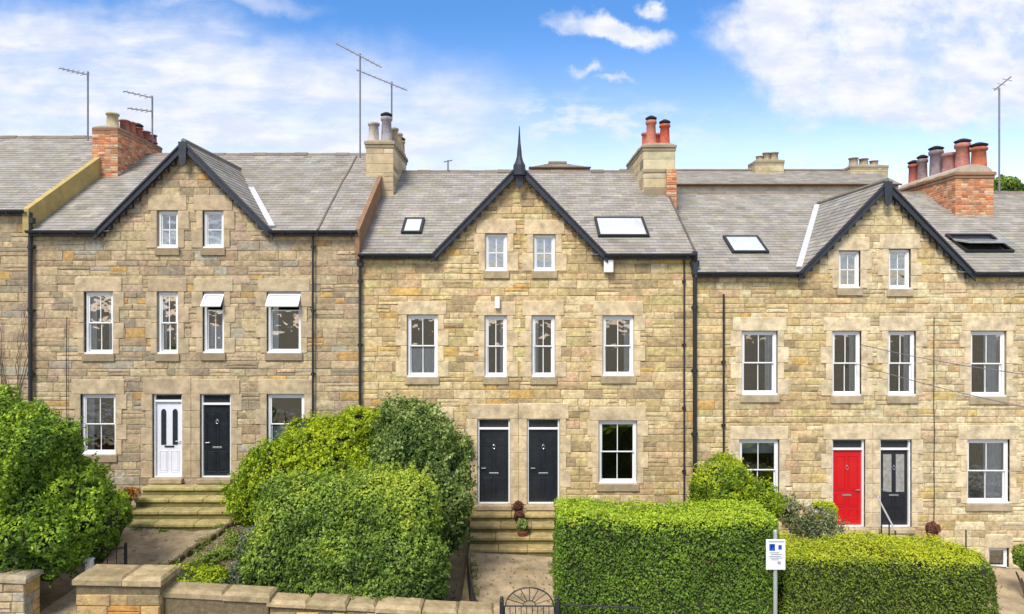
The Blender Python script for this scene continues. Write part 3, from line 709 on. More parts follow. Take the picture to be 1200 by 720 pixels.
door(r, oA['d2'], DA, 'six', M['door_black'], 'black panelled door with silver letterbox', pl=(wx(235)-wx(214))/2-.003)
flashing(A, 219, 98, 171, 1, .62)
# ---- block B
oB = {k: rect(*v) for k, v in dict(t1=(568.5, 594.5, 274, 318), t2=(625, 651, 275, 318), m1=(477, 513, 369, 442), m2=(568, 594, 370, 442), m3=(623, 650.5, 370, 442), m4=(706, 743, 370, 441),
      g1=(477, 521, 493, 566), g2=(701.5, 746.5, 493, 567), d1=(559.5, 598, 491, 591), d2=(617.5, 656, 491, 591)).items()}
B = block('terraced_house', 'honey stone house block under the middle gable with two matching black doors', XAB, XBC - .01, 297, 203, (608.5, 97, 197), list(oB.values()), PAL_B, wz(665))
r = B['root']
window(r, oB['t1'], DB, cross=True); window(r, oB['t2'], DB, cross=True)
window(r, oB['m1'], DB, curtain='n'); window(r, oB['m2'], DB, curtain='r'); window(r, oB['m3'], DB, curtain='l'); window(r, oB['m4'], DB, curtain='r')
window(r, oB['g1'], DB); window(r, oB['g2'], DB)
door(r, oB['d1'], DB, 'six', M['door_black'], 'black panelled door, left of the middle pair', pr=(wx(617.5)-wx(598))/2-.003); door(r, oB['d2'], DB, 'six', M['door_black'], 'black panelled door, right of the middle pair', pl=(wx(617.5)-wx(598))/2-.003)
m = MB(); gx, ga = wx(608.5), wz(197)
m.lathe((gx, -.23, ga + .0), [(.17, -.25), (.16, .02), (.10, .14), (.07, .26), (.06, .40), (.035, .62), (.012, 1.03), (.004, 1.08)], 10); f_ = m.build('finial', M['black_wood'], B['barge'])
# ---- block C
oC = {k: rect(*v) for k, v in dict(t1=(982.5, 1008, 294, 338), t2=(1041, 1067, 292, 339), m1=(869, 911, 388, 463), m2=(975, 1009, 388, 464), m3=(1040.5, 1073, 388, 464), m4=(1137, 1179, 388, 465),
      g1=(866, 913, 515, 588), g2=(1133, 1183, 515, 590), d1=(975, 1013.5, 515, 618), d2=(1031, 1068, 515, 618), bs=(1158, 1182, 642, 667)).items()}
C_ = block('terraced_house', 'pale cream stone house block under the right gable with red and black doors', XBC, XR - .01, 318, 228, (1035, 97, 217), list(oC.values()), PAL_C, wz(700),
           wallpal=lambda u, z: PAL_B if (u < wx(975) and random.random() < .75) else PAL_C)
r = C_['root']
window(r, oC['t1'], DC, cross=True); window(r, oC['t2'], DC, cross=True)
window(r, oC['m1'], DC, curtain='r'); window(r, oC['m2'], DC, curtain='r'); window(r, oC['m3'], DC, curtain='r'); window(r, oC['m4'], DC, curtain='R', label='wide sash window with a pale curtain drawn across its right half')
window(r, oC['g1'], DC, curtain='blind'); window(r, oC['g2'], DC, curtain='R')
window(r, oC['bs'], DC, bars=False, fw=.05, split=.02, label='small dark basement window', sill=.08, pl=.10, pr=.10)
door(r, oC['d1'], DC, 'four', M['door_red'], 'bright red panelled door', pr=(wx(1031)-wx(1013.5))/2-.003); door(r, oC['d2'], DC, 'glazed', M['door_black'], 'black door with two tall obscured panes', pl=(wx(1031)-wx(1013.5))/2-.003)
flashing(C_, 1035, 97, 217, -1, .95)
# ---- block beyond, outside the frame except for its roof
E_ = block('terraced_house', 'slate roofed terraced house beyond the brick chimney at the right edge', XR, XR + 9, 318, 228, None, [], PAL_C, wz(720))
# raised party walls where the higher roof stands above the lower
def party(Bk, x, w, hi, lo, colr, nm='party_wall', brickish=False):
    m = MB(); e = hi['E']; t = hi['tan']; c = tuple(v * .62 for v in lin(colr)); ya, yb = -.18, ROOFD
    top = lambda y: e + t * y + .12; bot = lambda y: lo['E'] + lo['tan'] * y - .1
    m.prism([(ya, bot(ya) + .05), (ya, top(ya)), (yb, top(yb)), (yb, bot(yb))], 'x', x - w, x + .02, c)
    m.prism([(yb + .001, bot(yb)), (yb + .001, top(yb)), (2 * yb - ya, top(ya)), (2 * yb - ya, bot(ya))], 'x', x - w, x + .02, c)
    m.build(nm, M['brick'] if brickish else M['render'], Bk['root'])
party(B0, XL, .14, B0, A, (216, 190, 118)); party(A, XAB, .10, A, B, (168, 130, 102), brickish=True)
m = MB(); m.box(XBC - .09, XBC + .03, -.19, -.02, C_['E'] - .1, B['E'] + .04); m.build('roof_end_cap', M['black_wood'], B['root'])
# step in the roof between B and C
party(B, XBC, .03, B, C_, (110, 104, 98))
# ---- chimneys
chimney(A['root'], (108 - 600) * 21.4 / F, (138 - 600) * 21.4 / F, 21.4, 24.1, wz(250), CZ + 5.62, 'brick',
        [(132, 21.75, .50, .19, (190, 176, 140), False), (146, 22.2, .40, .16, (160, 100, 84), False), (153, 22.5, .42, .16, (176, 108, 84), False), (162, 22.9, .34, .15, (160, 96, 78), True), (171, 23.3, .32, .15, (150, 90, 74), False), (179, 23.7, .30, .14, (164, 96, 76), False)], 'orange brick chimney stack with stubby pots', lip=.018)
chimney(B['root'], (429 - 600) * 21.4 / F, (461 - 600) * 21.4 / F, 21.4, 24.0, wz(270), CZ + 5.18, 'stone',
        [(438, 21.7, .62, .18, (190, 180, 168), False), (453, 21.9, .86, .18, (166, 162, 164), True), (462, 22.5, .66, .14, (186, 170, 146), False), (467, 23.0, .62, .14, (196, 178, 140), False), (470, 23.6, .5, .14, (190, 168, 130), True)], 'yellow stone chimney stack with grey pots')
ch3 = chimney(C_['root'], (754 - 600) * 21.4 / F, (791 - 600) * 21.4 / F, 21.4, 24.3, wz(290), CZ + 5.08, 'stone',
        [(757, 22.4, .58, .15, (196, 116, 92), False), (763, 21.8, .82, .17, (206, 128, 104), True), (771, 22.6, .6, .15, (190, 84, 58), False), (779, 21.8, .70, .17, (204, 98, 70), True)], 'cream stone chimney stack with terracotta pots')
m = MB(); xx0, xx1 = (781 - 600) * 21.3 / F, (793 - 600) * 21.3 / F; brickwork(m, lambda u, z, t: (u, 21.30 - D0 - t, z), xx0, xx1, CZ + 2.9, CZ + 4.3, PAL_BR); m.box(xx0, xx1, 21.302 - D0, 21.40 - D0, CZ + 2.9, CZ + 4.3, (.3, .2, .15)); m.build('brick_pier', M['brick'], ch3)
m = MB(); m.box((752 - 600) * 21.35 / F, (780 - 600) * 21.35 / F, 21.35 - D0, 21.38 - D0, CZ + 4.22, CZ + 4.32, slc(lin((180, 166, 136)), .7), .01); m.build('string_course', M['render'], ch3)
ch4 = chimney(E_['root'], 13.9, 15.1, 21.4, 24.6, wz(300), CZ + 4.22, 'brick',
        [(1071, 24.2, .78, .19, (176, 96, 80), True), (1081, 23.7, .86, .17, (150, 126, 124), True), (1097, 23.1, 1.02, .22, (142, 128, 134), True), (1112, 22.6, .82, .22, (178, 128, 122), False), (1128, 22.1, 1.02, .23, (196, 128, 116), True), (1147, 21.7, .80, .24, (196, 110, 76), True)], 'wide orange brick chimney stack carrying six mixed pots', cap=.26)
# ---- skylights
def sky_at(Bk, px0, px1, py0, py1, label, opened=False):
    xa, va = roof_pt(Bk, px0, py1); xb, vb = roof_pt(Bk, px1, py1); _, vc = roof_pt(Bk, px1, py0)
    skylight(Bk['root'], Bk['roofP'], xa, va, xb - xa, vc - va, label, opened)
sky_at(B, 470, 494, 258, 275, 'small black framed skylight left of the middle gable')
sky_at(B, 701, 761, 257, 279, 'large pale skylight right of the middle gable')
sky_at(C_, 858, 901, 279, 298, 'square skylight on the lower right roof')
sky_at(C_, 1132, 1188, 277, 297, 'open skylight right of the right gable', True)
m = MB(); Vd = A['roofP'][2]; o = Vector((wx(373), 0, A['E'] + .075)); m.tube([o + Vd * (-.15 + i * .55) + Vector((random.uniform(-.02, .02), 0, .0)) for i in range(11)], .035, 6, slc(lin((120, 112, 104)), .8)); m.build('roof_seam', M['render'], A['root'])
# ---- rainwater pipes, cables, small fittings
downpipe(A['root'], 39, 250, 600, .055); downpipe(A['root'], 368, 272, 600, .028, head=False); downpipe(B['root'], 423, 300, 640, .04, bend=.05); 
downpipe(C_['root'], 813, 300, 670, .055, bend=-.03); downpipe(B['root'], 801, 300, 640, .022, y=-.07, head=False); downpipe(C_['root'], 847, 345, 660, .028, y=-.08, head=False); wire(C_['root'], 1093, 372, 640); wire(A['root'], 80, 372, 600)
m = MB(); m.box(wx(707), wx(718), -.17, -.05, wz(320), wz(305), bev=.02); m.build('alarm_box', M['upvc'], B['root'])
m = MB(); m.box(wx(580), wx(586), -.16, -.06, wz(362), wz(348), bev=.02); m.build('wall_lamp', M['upvc'], B['root'])
# ------------------------------------------------------------------ foliage
def nz3(P, f, seed):
    g = np.random.default_rng(seed); s = np.zeros(len(P))
    for i in range(6):
        k = g.normal(size=3) * f * (1 + i * .35); s += np.sin(P @ k + g.uniform(0, 6.28)) / (1 + i * .3)
    return s / 2.6
def leaves(name, P, Nrm, size, cols, parent, jitter=.8, aspect=.55, up=0.2, stuff=False):
    """many single leaf blades (diamonds folded on the midrib) at the points P, facing roughly along Nrm"""
    size = np.asarray(size); n = len(P); J = rng.normal(size=(n, 3)) * jitter; nn = Nrm + J; nn[:, 2] += up; nn /= np.linalg.norm(nn, axis=1)[:, None]
    t = np.cross(nn, rng.normal(size=(n, 3))); t /= np.linalg.norm(t, axis=1)[:, None]; b = np.cross(nn, t)
    s = (size * rng.uniform(.65, 1.3, n))[:, None]; a = aspect
    V = np.stack([P - t * s * .5, P + b * s * a * .5 + nn * s * .08, P + t * s * .5, P - b * s * a * .5 + nn * s * .08], 1)
    base = Vector((float((V[..., 0].min() + V[..., 0].max()) / 2), float((V[..., 1].min() + V[..., 1].max()) / 2), float(V[..., 2].min())))
    V = V.reshape(-1, 3) - np.array(base); me = bpy.data.meshes.new(name)
    me.vertices.add(4 * n); me.vertices.foreach_set('co', V.ravel()); me.loops.add(4 * n); me.loops.foreach_set('vertex_index', np.arange(4 * n))
    me.polygons.add(n); me.polygons.foreach_set('loop_start', np.arange(n) * 4); me.polygons.foreach_set('loop_total', np.full(n, 4)); me.update(calc_edges=True)
    ca = me.color_attributes.new('Col', 'FLOAT_COLOR', 'CORNER'); c = np.ones((n, 4, 4), np.float32); c[:, :, :3] = cols[:, None, :]; ca.data.foreach_set('color', c.ravel())
    me.materials.append(M['leaf']); o = bpy.data.objects.new(name, me); sc.collection.objects.link(o); return place(o, base, parent)
def ramp(t, stops):
    t = np.clip(t, 0, 1); xs_ = [s[0] for s in stops]; return np.stack([np.interp(t, xs_, [s[1][k] for s in stops]) for k in range(3)], 1)
def blobs(parent, E, n, size, stops, seed, clump=.10, toplight=.35, depth=.18, core=.80, aspect=.55, drop=0.0, jitter=.8, freq=2.2, name='foliage', sub=9, sprig=0):
    """E: ellipsoids (cx,cy,cz,rx,ry,rz); leaves fill the outer shell of their union"""
    E = [tuple(e) for e in E]; E0 = list(E)
    for e in E0:
        for _ in range(sub):
            u = rng.normal(size=3); u[2] = abs(u[2]) * .9 - .25; u[1] = -abs(u[1]) if rng.uniform() < .7 else u[1]; u /= np.linalg.norm(u); q = rng.uniform(.20, .36)
            E.append((e[0] + u[0] * e[3] * .86, e[1] + u[1] * e[4] * .86, e[2] + u[2] * e[5] * .86, e[3] * q, e[4] * q, e[5] * q * .9))
    nm0 = len(E0)
    E = np.array(E, float); area = (E[:, 3] * E[:, 4] + E[:, 3] * E[:, 5] + E[:, 4] * E[:, 5]); cnt = (n * 1.7 * area / area.sum()).astype(int); Ps = []; Ns = []
    for e, k in zip(E, cnt):
        u = rng.normal(size=(k, 3)); u /= np.linalg.norm(u, axis=1)[:, None]
        P0 = e[:3] + u * e[3:]; ns = nz3(P0, freq, seed) * clump + nz3(P0, freq * 3.2, seed + 1) * clump * .5
        rad = 1 - np.abs(rng.normal(size=k)) * depth * .5; P = e[:3] + u * (e[3:] * rad[:, None]) + u * ns[:, None]
        nr = u / e[3:]; nr /= np.linalg.norm(nr, axis=1)[:, None]; keep = np.ones(k, bool)
        for e2 in E:
            if e2 is e or np.allclose(e2, e): continue
            q = (P - e2[:3]) / e2[3:]; keep &= (q * q).sum(1) > .72
        if drop: keep &= (nz3(P0, freq * 2.4, seed + 9) > -1 + drop)
        Ps.append(P[keep]); Ns.append(nr[keep])
    P = np.concatenate(Ps); Nn = np.concatenate(Ns)
    if sprig:
        idx = rng.integers(0, len(P), sprig); k = 9; dr = Nn[idx] + rng.normal(size=(sprig, 3)) * .45 + [0, 0, .35]; dr /= np.linalg.norm(dr, axis=1)[:, None]; ll = rng.uniform(.08, .26, sprig) * (size / .075) ** .6
        Q = P[idx][:, None, :] + dr[:, None, :] * (ll[:, None] * np.linspace(.1, 1, k)[None])[:, :, None] + rng.normal(size=(sprig, k, 3)) * size * .22
        P = np.concatenate([P, Q.reshape(-1, 3)]); Nn = np.concatenate([Nn, np.repeat(Nn[idx], k, 0)])
    z0, z1 = P[:, 2].min(), P[:, 2].max()
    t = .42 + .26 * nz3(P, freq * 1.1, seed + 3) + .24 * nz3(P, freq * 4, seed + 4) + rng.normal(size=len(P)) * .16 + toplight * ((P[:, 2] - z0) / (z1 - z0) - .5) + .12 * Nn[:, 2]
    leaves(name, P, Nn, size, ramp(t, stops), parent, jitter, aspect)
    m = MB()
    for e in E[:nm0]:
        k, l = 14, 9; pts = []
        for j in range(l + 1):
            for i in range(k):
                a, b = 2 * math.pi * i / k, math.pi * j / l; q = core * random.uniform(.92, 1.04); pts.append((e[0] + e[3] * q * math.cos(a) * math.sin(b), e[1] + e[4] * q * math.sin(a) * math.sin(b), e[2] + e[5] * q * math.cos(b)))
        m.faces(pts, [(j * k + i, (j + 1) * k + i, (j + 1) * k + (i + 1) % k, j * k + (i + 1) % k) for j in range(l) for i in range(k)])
    m.build('dark_core', M['core_shade'], parent)  # solid core, dark in place of the shade between the leaves
def stems(parent, x, y, z0, z1, n=4, sp=.25, r=.05):
    m = MB()
    for i in range(n):
        a = 2 * math.pi * i / n + .4; m.tube([(x, y, z0 - .1), (x + math.cos(a) * sp * .4, y + math.sin(a) * sp * .4, z0 + (z1 - z0) * .4), (x + math.cos(a) * sp, y + math.sin(a) * sp, z1)], [r, r * .7, r * .35], 7)
    m.build('stem', M['bark'], parent)
def boxhedge(name, label, cat, X0, X1, Y0, Y1, Z1f, Z0, n, size, stops, seed, rnd=.12, topcol=.72, toplen=.26, endround=None, amp=.06, group=None, lab2=None, jitter=.75, sag=None):
    """clipped hedge: leaves over a rounded box; the fresh yellow shoots stand on its top"""
    root = thing(name, ((X0 + X1) / 2, (Y0 + Y1) / 2, Z0), label, cat, 'clipped hedges along the front'); Z1 = Z1f
    lx, ly, lz = X1 - X0, Y1 - Y0, Z1 - Z0; ar = np.array([lx * lz, lx * lz * .5, lx * ly * 1.3, ly * lz, ly * lz]); cnt = (n * ar / ar.sum()).astype(int); P = []
    def R_(k): return rng.uniform(size=k)
    k = cnt[0]; P.append(np.stack([X0 + lx * R_(k), np.full(k, Y0), Z0 + lz * R_(k)], 1))
    k = cnt[1]; P.append(np.stack([X0 + lx * R_(k), np.full(k, Y1), Z0 + lz * R_(k)], 1))
    k = cnt[2]; P.append(np.stack([X0 + lx * R_(k), Y0 + ly * R_(k), np.full(k, Z1)], 1))
    for q, xx in ((3, X0), (4, X1)): k = cnt[q]; P.append(np.stack([np.full(k, xx), Y0 + ly * R_(k), Z0 + lz * R_(k)], 1))
    P = np.concatenate(P); er = endround or rnd
    rr = np.where(P[:, 0] > X1 - er, er, rnd) if endround else np.full(len(P), rnd)
    C = np.stack([np.clip(P[:, 0], X0 + rr, X1 - rr), np.clip(P[:, 1], Y0 + np.minimum(rr, ly / 2 - .01), Y1 - np.minimum(rr, ly / 2 - .01)), np.minimum(P[:, 2], Z1 - rr)], 1)
    dv = P - C; ln = np.linalg.norm(dv, axis=1); ln[ln == 0] = 1; nr = dv / ln[:, None]; Ps = C + nr * np.minimum(ln, rr)[:, None]
    ns = nz3(Ps, 2.3, seed) * amp + nz3(Ps, 8, seed + 1) * amp * .5
    Ps = Ps + nr * (ns - np.abs(rng.normal(size=len(Ps))) * .045)[:, None]
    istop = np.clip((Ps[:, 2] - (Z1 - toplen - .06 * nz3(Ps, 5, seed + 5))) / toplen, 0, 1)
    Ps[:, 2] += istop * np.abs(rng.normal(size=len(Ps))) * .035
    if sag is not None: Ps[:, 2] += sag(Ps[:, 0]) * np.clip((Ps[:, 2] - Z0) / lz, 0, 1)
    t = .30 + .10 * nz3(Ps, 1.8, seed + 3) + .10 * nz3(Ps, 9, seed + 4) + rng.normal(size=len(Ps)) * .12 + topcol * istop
    k = 700; ix = rng.integers(0, len(Ps), k); dr = nr[ix] + rng.normal(size=(k, 3)) * .4 + [0, 0, .5]; dr /= np.linalg.norm(dr, axis=1)[:, None]; ll = np.abs(rng.normal(size=k)) * .07 + .03
    Q = (Ps[ix][:, None] + dr[:, None] * (ll[:, None] * np.linspace(.2, 1, 5)[None])[:, :, None] + rng.normal(size=(k, 5, 3)) * .008).reshape(-1, 3)
    cl_ = ramp(t, stops); br = (rng.uniform(size=len(Ps)) < .02 + .10 * (nz3(Ps, 1.4, seed + 7) > .75)); cl_[br] = np.array([.20, .14, .06]) * rng.uniform(.6, 1.3, (br.sum(), 1))
    cl_ = np.concatenate([cl_, np.repeat(ramp(t[ix] + .15, stops), 5, 0)]); Ps = np.concatenate([Ps, Q]); nr = np.concatenate([nr, np.repeat(nr[ix], 5, 0)])
    hole = nz3(Ps, 4.5, seed + 11) > 1.25; keep = ~(hole & (rng.uniform(size=len(Ps)) < .75)); Ps, nr, cl_ = Ps[keep], nr[keep], cl_[keep]
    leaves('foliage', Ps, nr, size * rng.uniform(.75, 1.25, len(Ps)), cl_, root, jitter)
    m = MB(); i = .10; m.box(X0 + i, X1 - i - (er * .4), Y0 + i, Y1 - i, Z0, Z1 - i - .06 * (sag is not None) - (er * .15 if endround else 0), bev=.08); m.build('dark_core', M['core_shade'], root)  # solid box, coloured dark for the shade inside the hedge
    return root
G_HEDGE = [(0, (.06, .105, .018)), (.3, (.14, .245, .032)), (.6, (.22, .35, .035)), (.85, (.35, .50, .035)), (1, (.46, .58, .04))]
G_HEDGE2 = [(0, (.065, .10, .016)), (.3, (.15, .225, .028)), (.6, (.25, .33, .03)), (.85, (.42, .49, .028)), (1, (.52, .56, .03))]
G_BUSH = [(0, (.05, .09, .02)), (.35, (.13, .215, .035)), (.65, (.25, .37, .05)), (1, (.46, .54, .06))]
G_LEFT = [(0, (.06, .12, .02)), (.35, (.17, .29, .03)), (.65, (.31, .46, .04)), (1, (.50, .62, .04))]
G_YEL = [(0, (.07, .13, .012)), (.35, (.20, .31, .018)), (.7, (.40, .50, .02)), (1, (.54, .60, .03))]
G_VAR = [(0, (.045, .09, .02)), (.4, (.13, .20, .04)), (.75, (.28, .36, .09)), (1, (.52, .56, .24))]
def H(v): return CZ + v
# clipped hedges in front of the right half
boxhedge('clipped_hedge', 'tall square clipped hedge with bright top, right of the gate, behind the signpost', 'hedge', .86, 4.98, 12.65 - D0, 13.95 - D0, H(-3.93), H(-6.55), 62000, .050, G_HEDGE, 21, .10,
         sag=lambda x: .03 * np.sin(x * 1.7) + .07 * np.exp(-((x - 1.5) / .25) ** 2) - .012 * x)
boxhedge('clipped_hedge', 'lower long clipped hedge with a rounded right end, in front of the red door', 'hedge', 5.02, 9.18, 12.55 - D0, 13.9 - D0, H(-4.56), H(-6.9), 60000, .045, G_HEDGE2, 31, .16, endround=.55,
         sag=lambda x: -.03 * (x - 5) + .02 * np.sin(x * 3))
# big informal hedge in front of the left-middle
def shrub(name, label, cat, E, n, size, stops, seed, base, ht=.6, **k):
    root = thing(name, base, label, cat, {'green_bush': 'small green bushes', 'bank_plant': 'straggly plants on the bank'}.get(name)); blobs(root, E, n, size, stops, seed, **k); stems(root, base[0], base[1], base[2], base[2] + ht, 4, .3, .05); return root
def ez(px, py, d, rx, ry, rz): p = at(px, py, d); return (p.x, p.y, p.z, rx, ry, rz)
shrub('hedge_bush', 'big rounded dark green bush behind the low stone wall, left of the gate', 'bush',
      [ez(352, 612, 14.0, .92, .8, .95), ez(400, 600, 14.1, .9, .8, .78), ez(445, 595, 14.0, .85, .8, .80), ez(474, 602, 13.9, .74, .75, .85), ez(330, 655, 13.8, .72, .7, .95), ez(400, 655, 13.7, 1.3, .85, 1.0), ez(470, 660, 13.6, .86, .75, 1.0), ez(430, 690, 13.3, 1.6, .6, .6)],
      84000, .068, G_BUSH, 41, (-3.1, -4.6, GZ(-3.1, -4.6)), toplight=.62, clump=.07, sub=7, sprig=1500)
shrub('yellow_green_shrub', 'loose bright yellow green shrub against the left house, behind the big bush', 'shrub',
      [ez(385, 535, 16.4, 1.05, .9, .95), ez(335, 560, 16.0, .95, .8, .85), ez(300, 585, 15.8, .55, .5, .7), ez(425, 515, 16.9, .75, .6, .75), ez(365, 510, 16.8, .6, .5, .45), ez(390, 590, 15.6, 1.4, .7, 1.2)], 56000, .072, G_YEL, 51, (-4.4, -2.3, GZ(-4.4, -2.3)), toplight=.35, clump=.14, jitter=1.0, drop=.25, sprig=1800, sub=12)
shrub('variegated_tree', 'dense grey green tree standing left of the middle doors', 'tree',
      [ez(490, 535, 15.6, 1.00, .9, 1.15), ez(478, 502, 15.8, .70, .6, .62), ez(505, 590, 15.3, .85, .8, 1.3), ez(518, 560, 15.4, .45, .5, .7)], 38000, .078, G_VAR, 61, (-1.95, -3.0, GZ(-1.95, -3.0)), ht=1.2, toplight=.1, clump=.09, aspect=.62, sprig=900)
shrub('leafy_tree', 'tall bright green leafy tree at the left edge of the garden', 'tree',
      [ez(0, 550, 13.6, 1.40, 1.2, 1.45), ez(50, 545, 13.8, .85, .8, 1.0), ez(85, 590, 13.7, .75, .7, .85), ez(20, 620, 13.3, 1.25, .9, .95), ez(118, 605, 13.9, .42, .45, .55), ez(-60, 540, 13.8, 1.2, 1.0, 1.5), ez(60, 640, 13.5, .68, .6, .5)], 95000, .075, G_LEFT, 71, (-9.9, -4.9, GZ(-9.9, -4.9)), ht=1.2, clump=.20, drop=.15, jitter=.95, toplight=.35, sprig=1800, sub=14)
shrub('rounded_conifer', 'yellow green rounded conifer rising behind the tall clipped hedge', 'shrub',
      [ez(848, 578, 15.4, .72, .7, .82), ez(885, 592, 15.3, .50, .5, .52), ez(835, 610, 15.3, .65, .6, .7)], 20000, .055, G_YEL, 81, (4.75, -3.1, GZ(4.75, -3.1)), toplight=.3, clump=.07, sprig=500)
G_FL = [(0, (.08, .12, .05)), (.5, (.22, .27, .10)), (.72, (.36, .34, .22)), (.8, (.52, .42, .40)), (1, (.62, .52, .52))]
shrub('flowering_shrub', 'loose shrub with dull pink flowers beside the red door', 'shrub',
      [ez(945, 615, 16.4, .55, .4, .45), ez(925, 600, 16.6, .35, .3, .5), ez(962, 622, 16.0, .5, .4, .4)], 5500, .06, G_FL, 91, (7.1, -2.0, GZ(7.1, -2.0)), clump=.18, drop=.3, core=.4, depth=.8, sprig=200)
shrub('green_bush', 'small fresh green bush just left of the red door step', 'bush',
      [ez(965, 605, 16.8, .32, .3, .42)], 3000, .06, G_YEL, 93, (7.65, -1.6, GZ(7.65, -1.6)), clump=.08)
shrub('green_bush', 'small green bush beside the yard at the right edge', 'bush', [ez(1206, 655, 16.5, .35, .3, .3)], 2500, .06, G_BUSH, 95, (12.5, -1.9, GZ(12.5, -1.9)))
shrub('low_plant', 'low clump of bright green leaves at the foot of the bank, behind the stone pier', 'plant',
      [ez(208, 672, 14.2, .62, .6, .14), ez(185, 674, 14.0, .35, .4, .10), ez(240, 676, 14.0, .45, .5, .12)], 5000, .07, G_YEL, 97, (-6.9, -4.3, GZ(-6.9, -4.3)), ht=.1)
G_GREY = [(0, (.04, .06, .035)), (.5, (.12, .16, .09)), (1, (.26, .29, .19))]
shrub('grey_shrub', 'low grey green shrub between the bank and the big bush', 'shrub',
      [ez(292, 676, 13.9, .34, .5, .34), ez(268, 692, 13.5, .4, .4, .12), ez(300, 640, 14.3, .35, .4, .45)], 9000, .05, G_GREY, 99, (-5.6, -4.6, GZ(-5.6, -4.6)), clump=.12, ht=.2)
G_OR = [(0, (.10, .10, .02)), (.5, (.38, .16, .03)), (1, (.55, .24, .05))]
shrub('orange_flowers', 'small clump of orange flowers left of the left steps', 'plant', [ez(150, 578, 17.3, .22, .2, .16), ez(142, 590, 17.2, .2, .2, .2)], 1500, .05, G_OR, 101, (-9.75, -1.15, GZ(-9.75, -1.15)), ht=.2)
shrub('green_bush', 'leafy bush spilling beside the left steps, right of the tree', 'bush', [ez(136, 603, 16.2, .40, .4, .5), ez(118, 632, 15.4, .3, .4, .4)], 7000, .075, G_LEFT, 103, (-9.2, -2.7, GZ(-9.2, -2.7)), clump=.12)
G_BK = [(0, (.10, .16, .03)), (.5, (.24, .33, .06)), (1, (.44, .52, .10))]
for (a, b, d, n_, lab) in ((262, 640, 15.2, 1300, 'small straggly plant in the middle of the leafy bank'), (240, 655, 14.6, 1500, 'small straggly plant low on the leafy bank near the stone pier'), (282, 618, 16.0, 1300, 'small straggly plant at the top of the leafy bank by the steps')):
    q = at(a, b, d); shrub('bank_plant', lab, 'plant', [(q.x, q.y, GZ(q.x, q.y) + .08, .26, .24, .13)], n_, .05, G_BK, 140 + n_ + a, (q.x, q.y, GZ(q.x, q.y)), ht=.08, clump=.10, depth=.8, core=.3, drop=.3, sprig=60)
# topiary ball fixed on the wall left of the middle doors
t = thing('topiary_ball', (wx(545), -.3, wz(527)), 'round green topiary ball hanging on a bracket beside the left middle door', 'plant')
blobs(t, [(wx(545), -.30, wz(517), .17, .17, .19)], 2200, .035, G_VAR, 111, clump=.01, toplight=0)
m = MB(); m.tube([(wx(545), -.05, wz(503)), (wx(545), -.30, wz(502)), (wx(545), -.30, wz(510))], .012, 6); m.build('bracket', M['iron'], t)

# ------------------------------------------------------------------ steps
def steps(label, px0, px1, sill_py, n, d_top, tread, rise, colr, extra=0):
    x0, x1 = (px0 - 600) * 17.4 / F, (px1 - 600) * 17.4 / F; zt = wz(sill_py) - .14
    t = thing('front_steps', ((x0 + x1) / 2, -.8, zt - rise * n - .1), label, 'steps', 'stone front steps')
    for i in range(n):
        m = MB(); yf = d_top - D0 - tread * i; c = slc(lin(colr), random.uniform(.62, .76))
        k = 3 if i else 2; xs_ = [x0 + (x1 - x0) * j / k + (random.uniform(-.1, .1) if 0 < j < k else 0) for j in range(k + 1)]
        yb = -.165 if i == 0 else yf + tread + .03
        for j in range(k): m.box(xs_[j] + .003, xs_[j + 1] - .003, yf - .03, yb, zt - rise * i - .09, zt - rise * i, slc(c, random.uniform(.9, 1.1)), .018)
        m.box(x0 + .03, x1 - .03, yf + .02, yb - .004, zt - rise * (i + 1) - (.02 if i < n - 1 else .3), zt - rise * i - .092, slc((.30, .27, .10), .6))
        m.build('step', M['step'], t)
    return t
steps('worn mossy stone steps leading up to the white and black doors', 152, 277, 560, 4, 17.95, .34, .21, (206, 192, 130))
steps('stone steps leading up to the two middle black doors', 549, 654, 591, 4, 17.95, .33, .185, (200, 178, 124))
steps('stone steps below the red door, mostly behind the lower hedge', 968, 1085, 618, 4, 17.90, .32, .19, (200, 182, 140))
def pot_plant(px, py, d, s, label, stops, seed):
    p = at(px, py, d); t = thing('potted_plant', p, label, 'potted plant', 'small potted plants by the doors'); m = MB()
    m.lathe(p, [(.07 * s, 0), (.11 * s, .16 * s), (.125 * s, .16 * s), (.125 * s, .20 * s), (.10 * s, .20 * s), (.095 * s, .17 * s)], 12, slc(lin((150, 84, 60)), .8)); m.build('pot', M['pot'], t)
    blobs(t, [(p.x, p.y, p.z + .30 * s, .14 * s, .14 * s, .15 * s)], 700, .045, stops, seed, clump=.02)
G_RED = [(0, (.06, .03, .02)), (.5, (.16, .06, .04)), (1, (.28, .12, .08))]
pot_plant(608, 606.5, 18.02, .95, 'reddish plant in a small pot on the landing between the middle doors', G_RED, 121)
pot_plant(609, 618.5, 17.70, .95, 'reddish brown plant in a small pot one step below the middle landing', G_RED, 122)
pot_plant(612, 632, 17.38, 1.15, 'green plant in a small pot on the lowest middle step', G_VAR, 123)
pot_plant(1092, 634, 17.6, 1.1, 'small terracotta pot with plant on the ledge right of the glazed door', G_RED, 124)

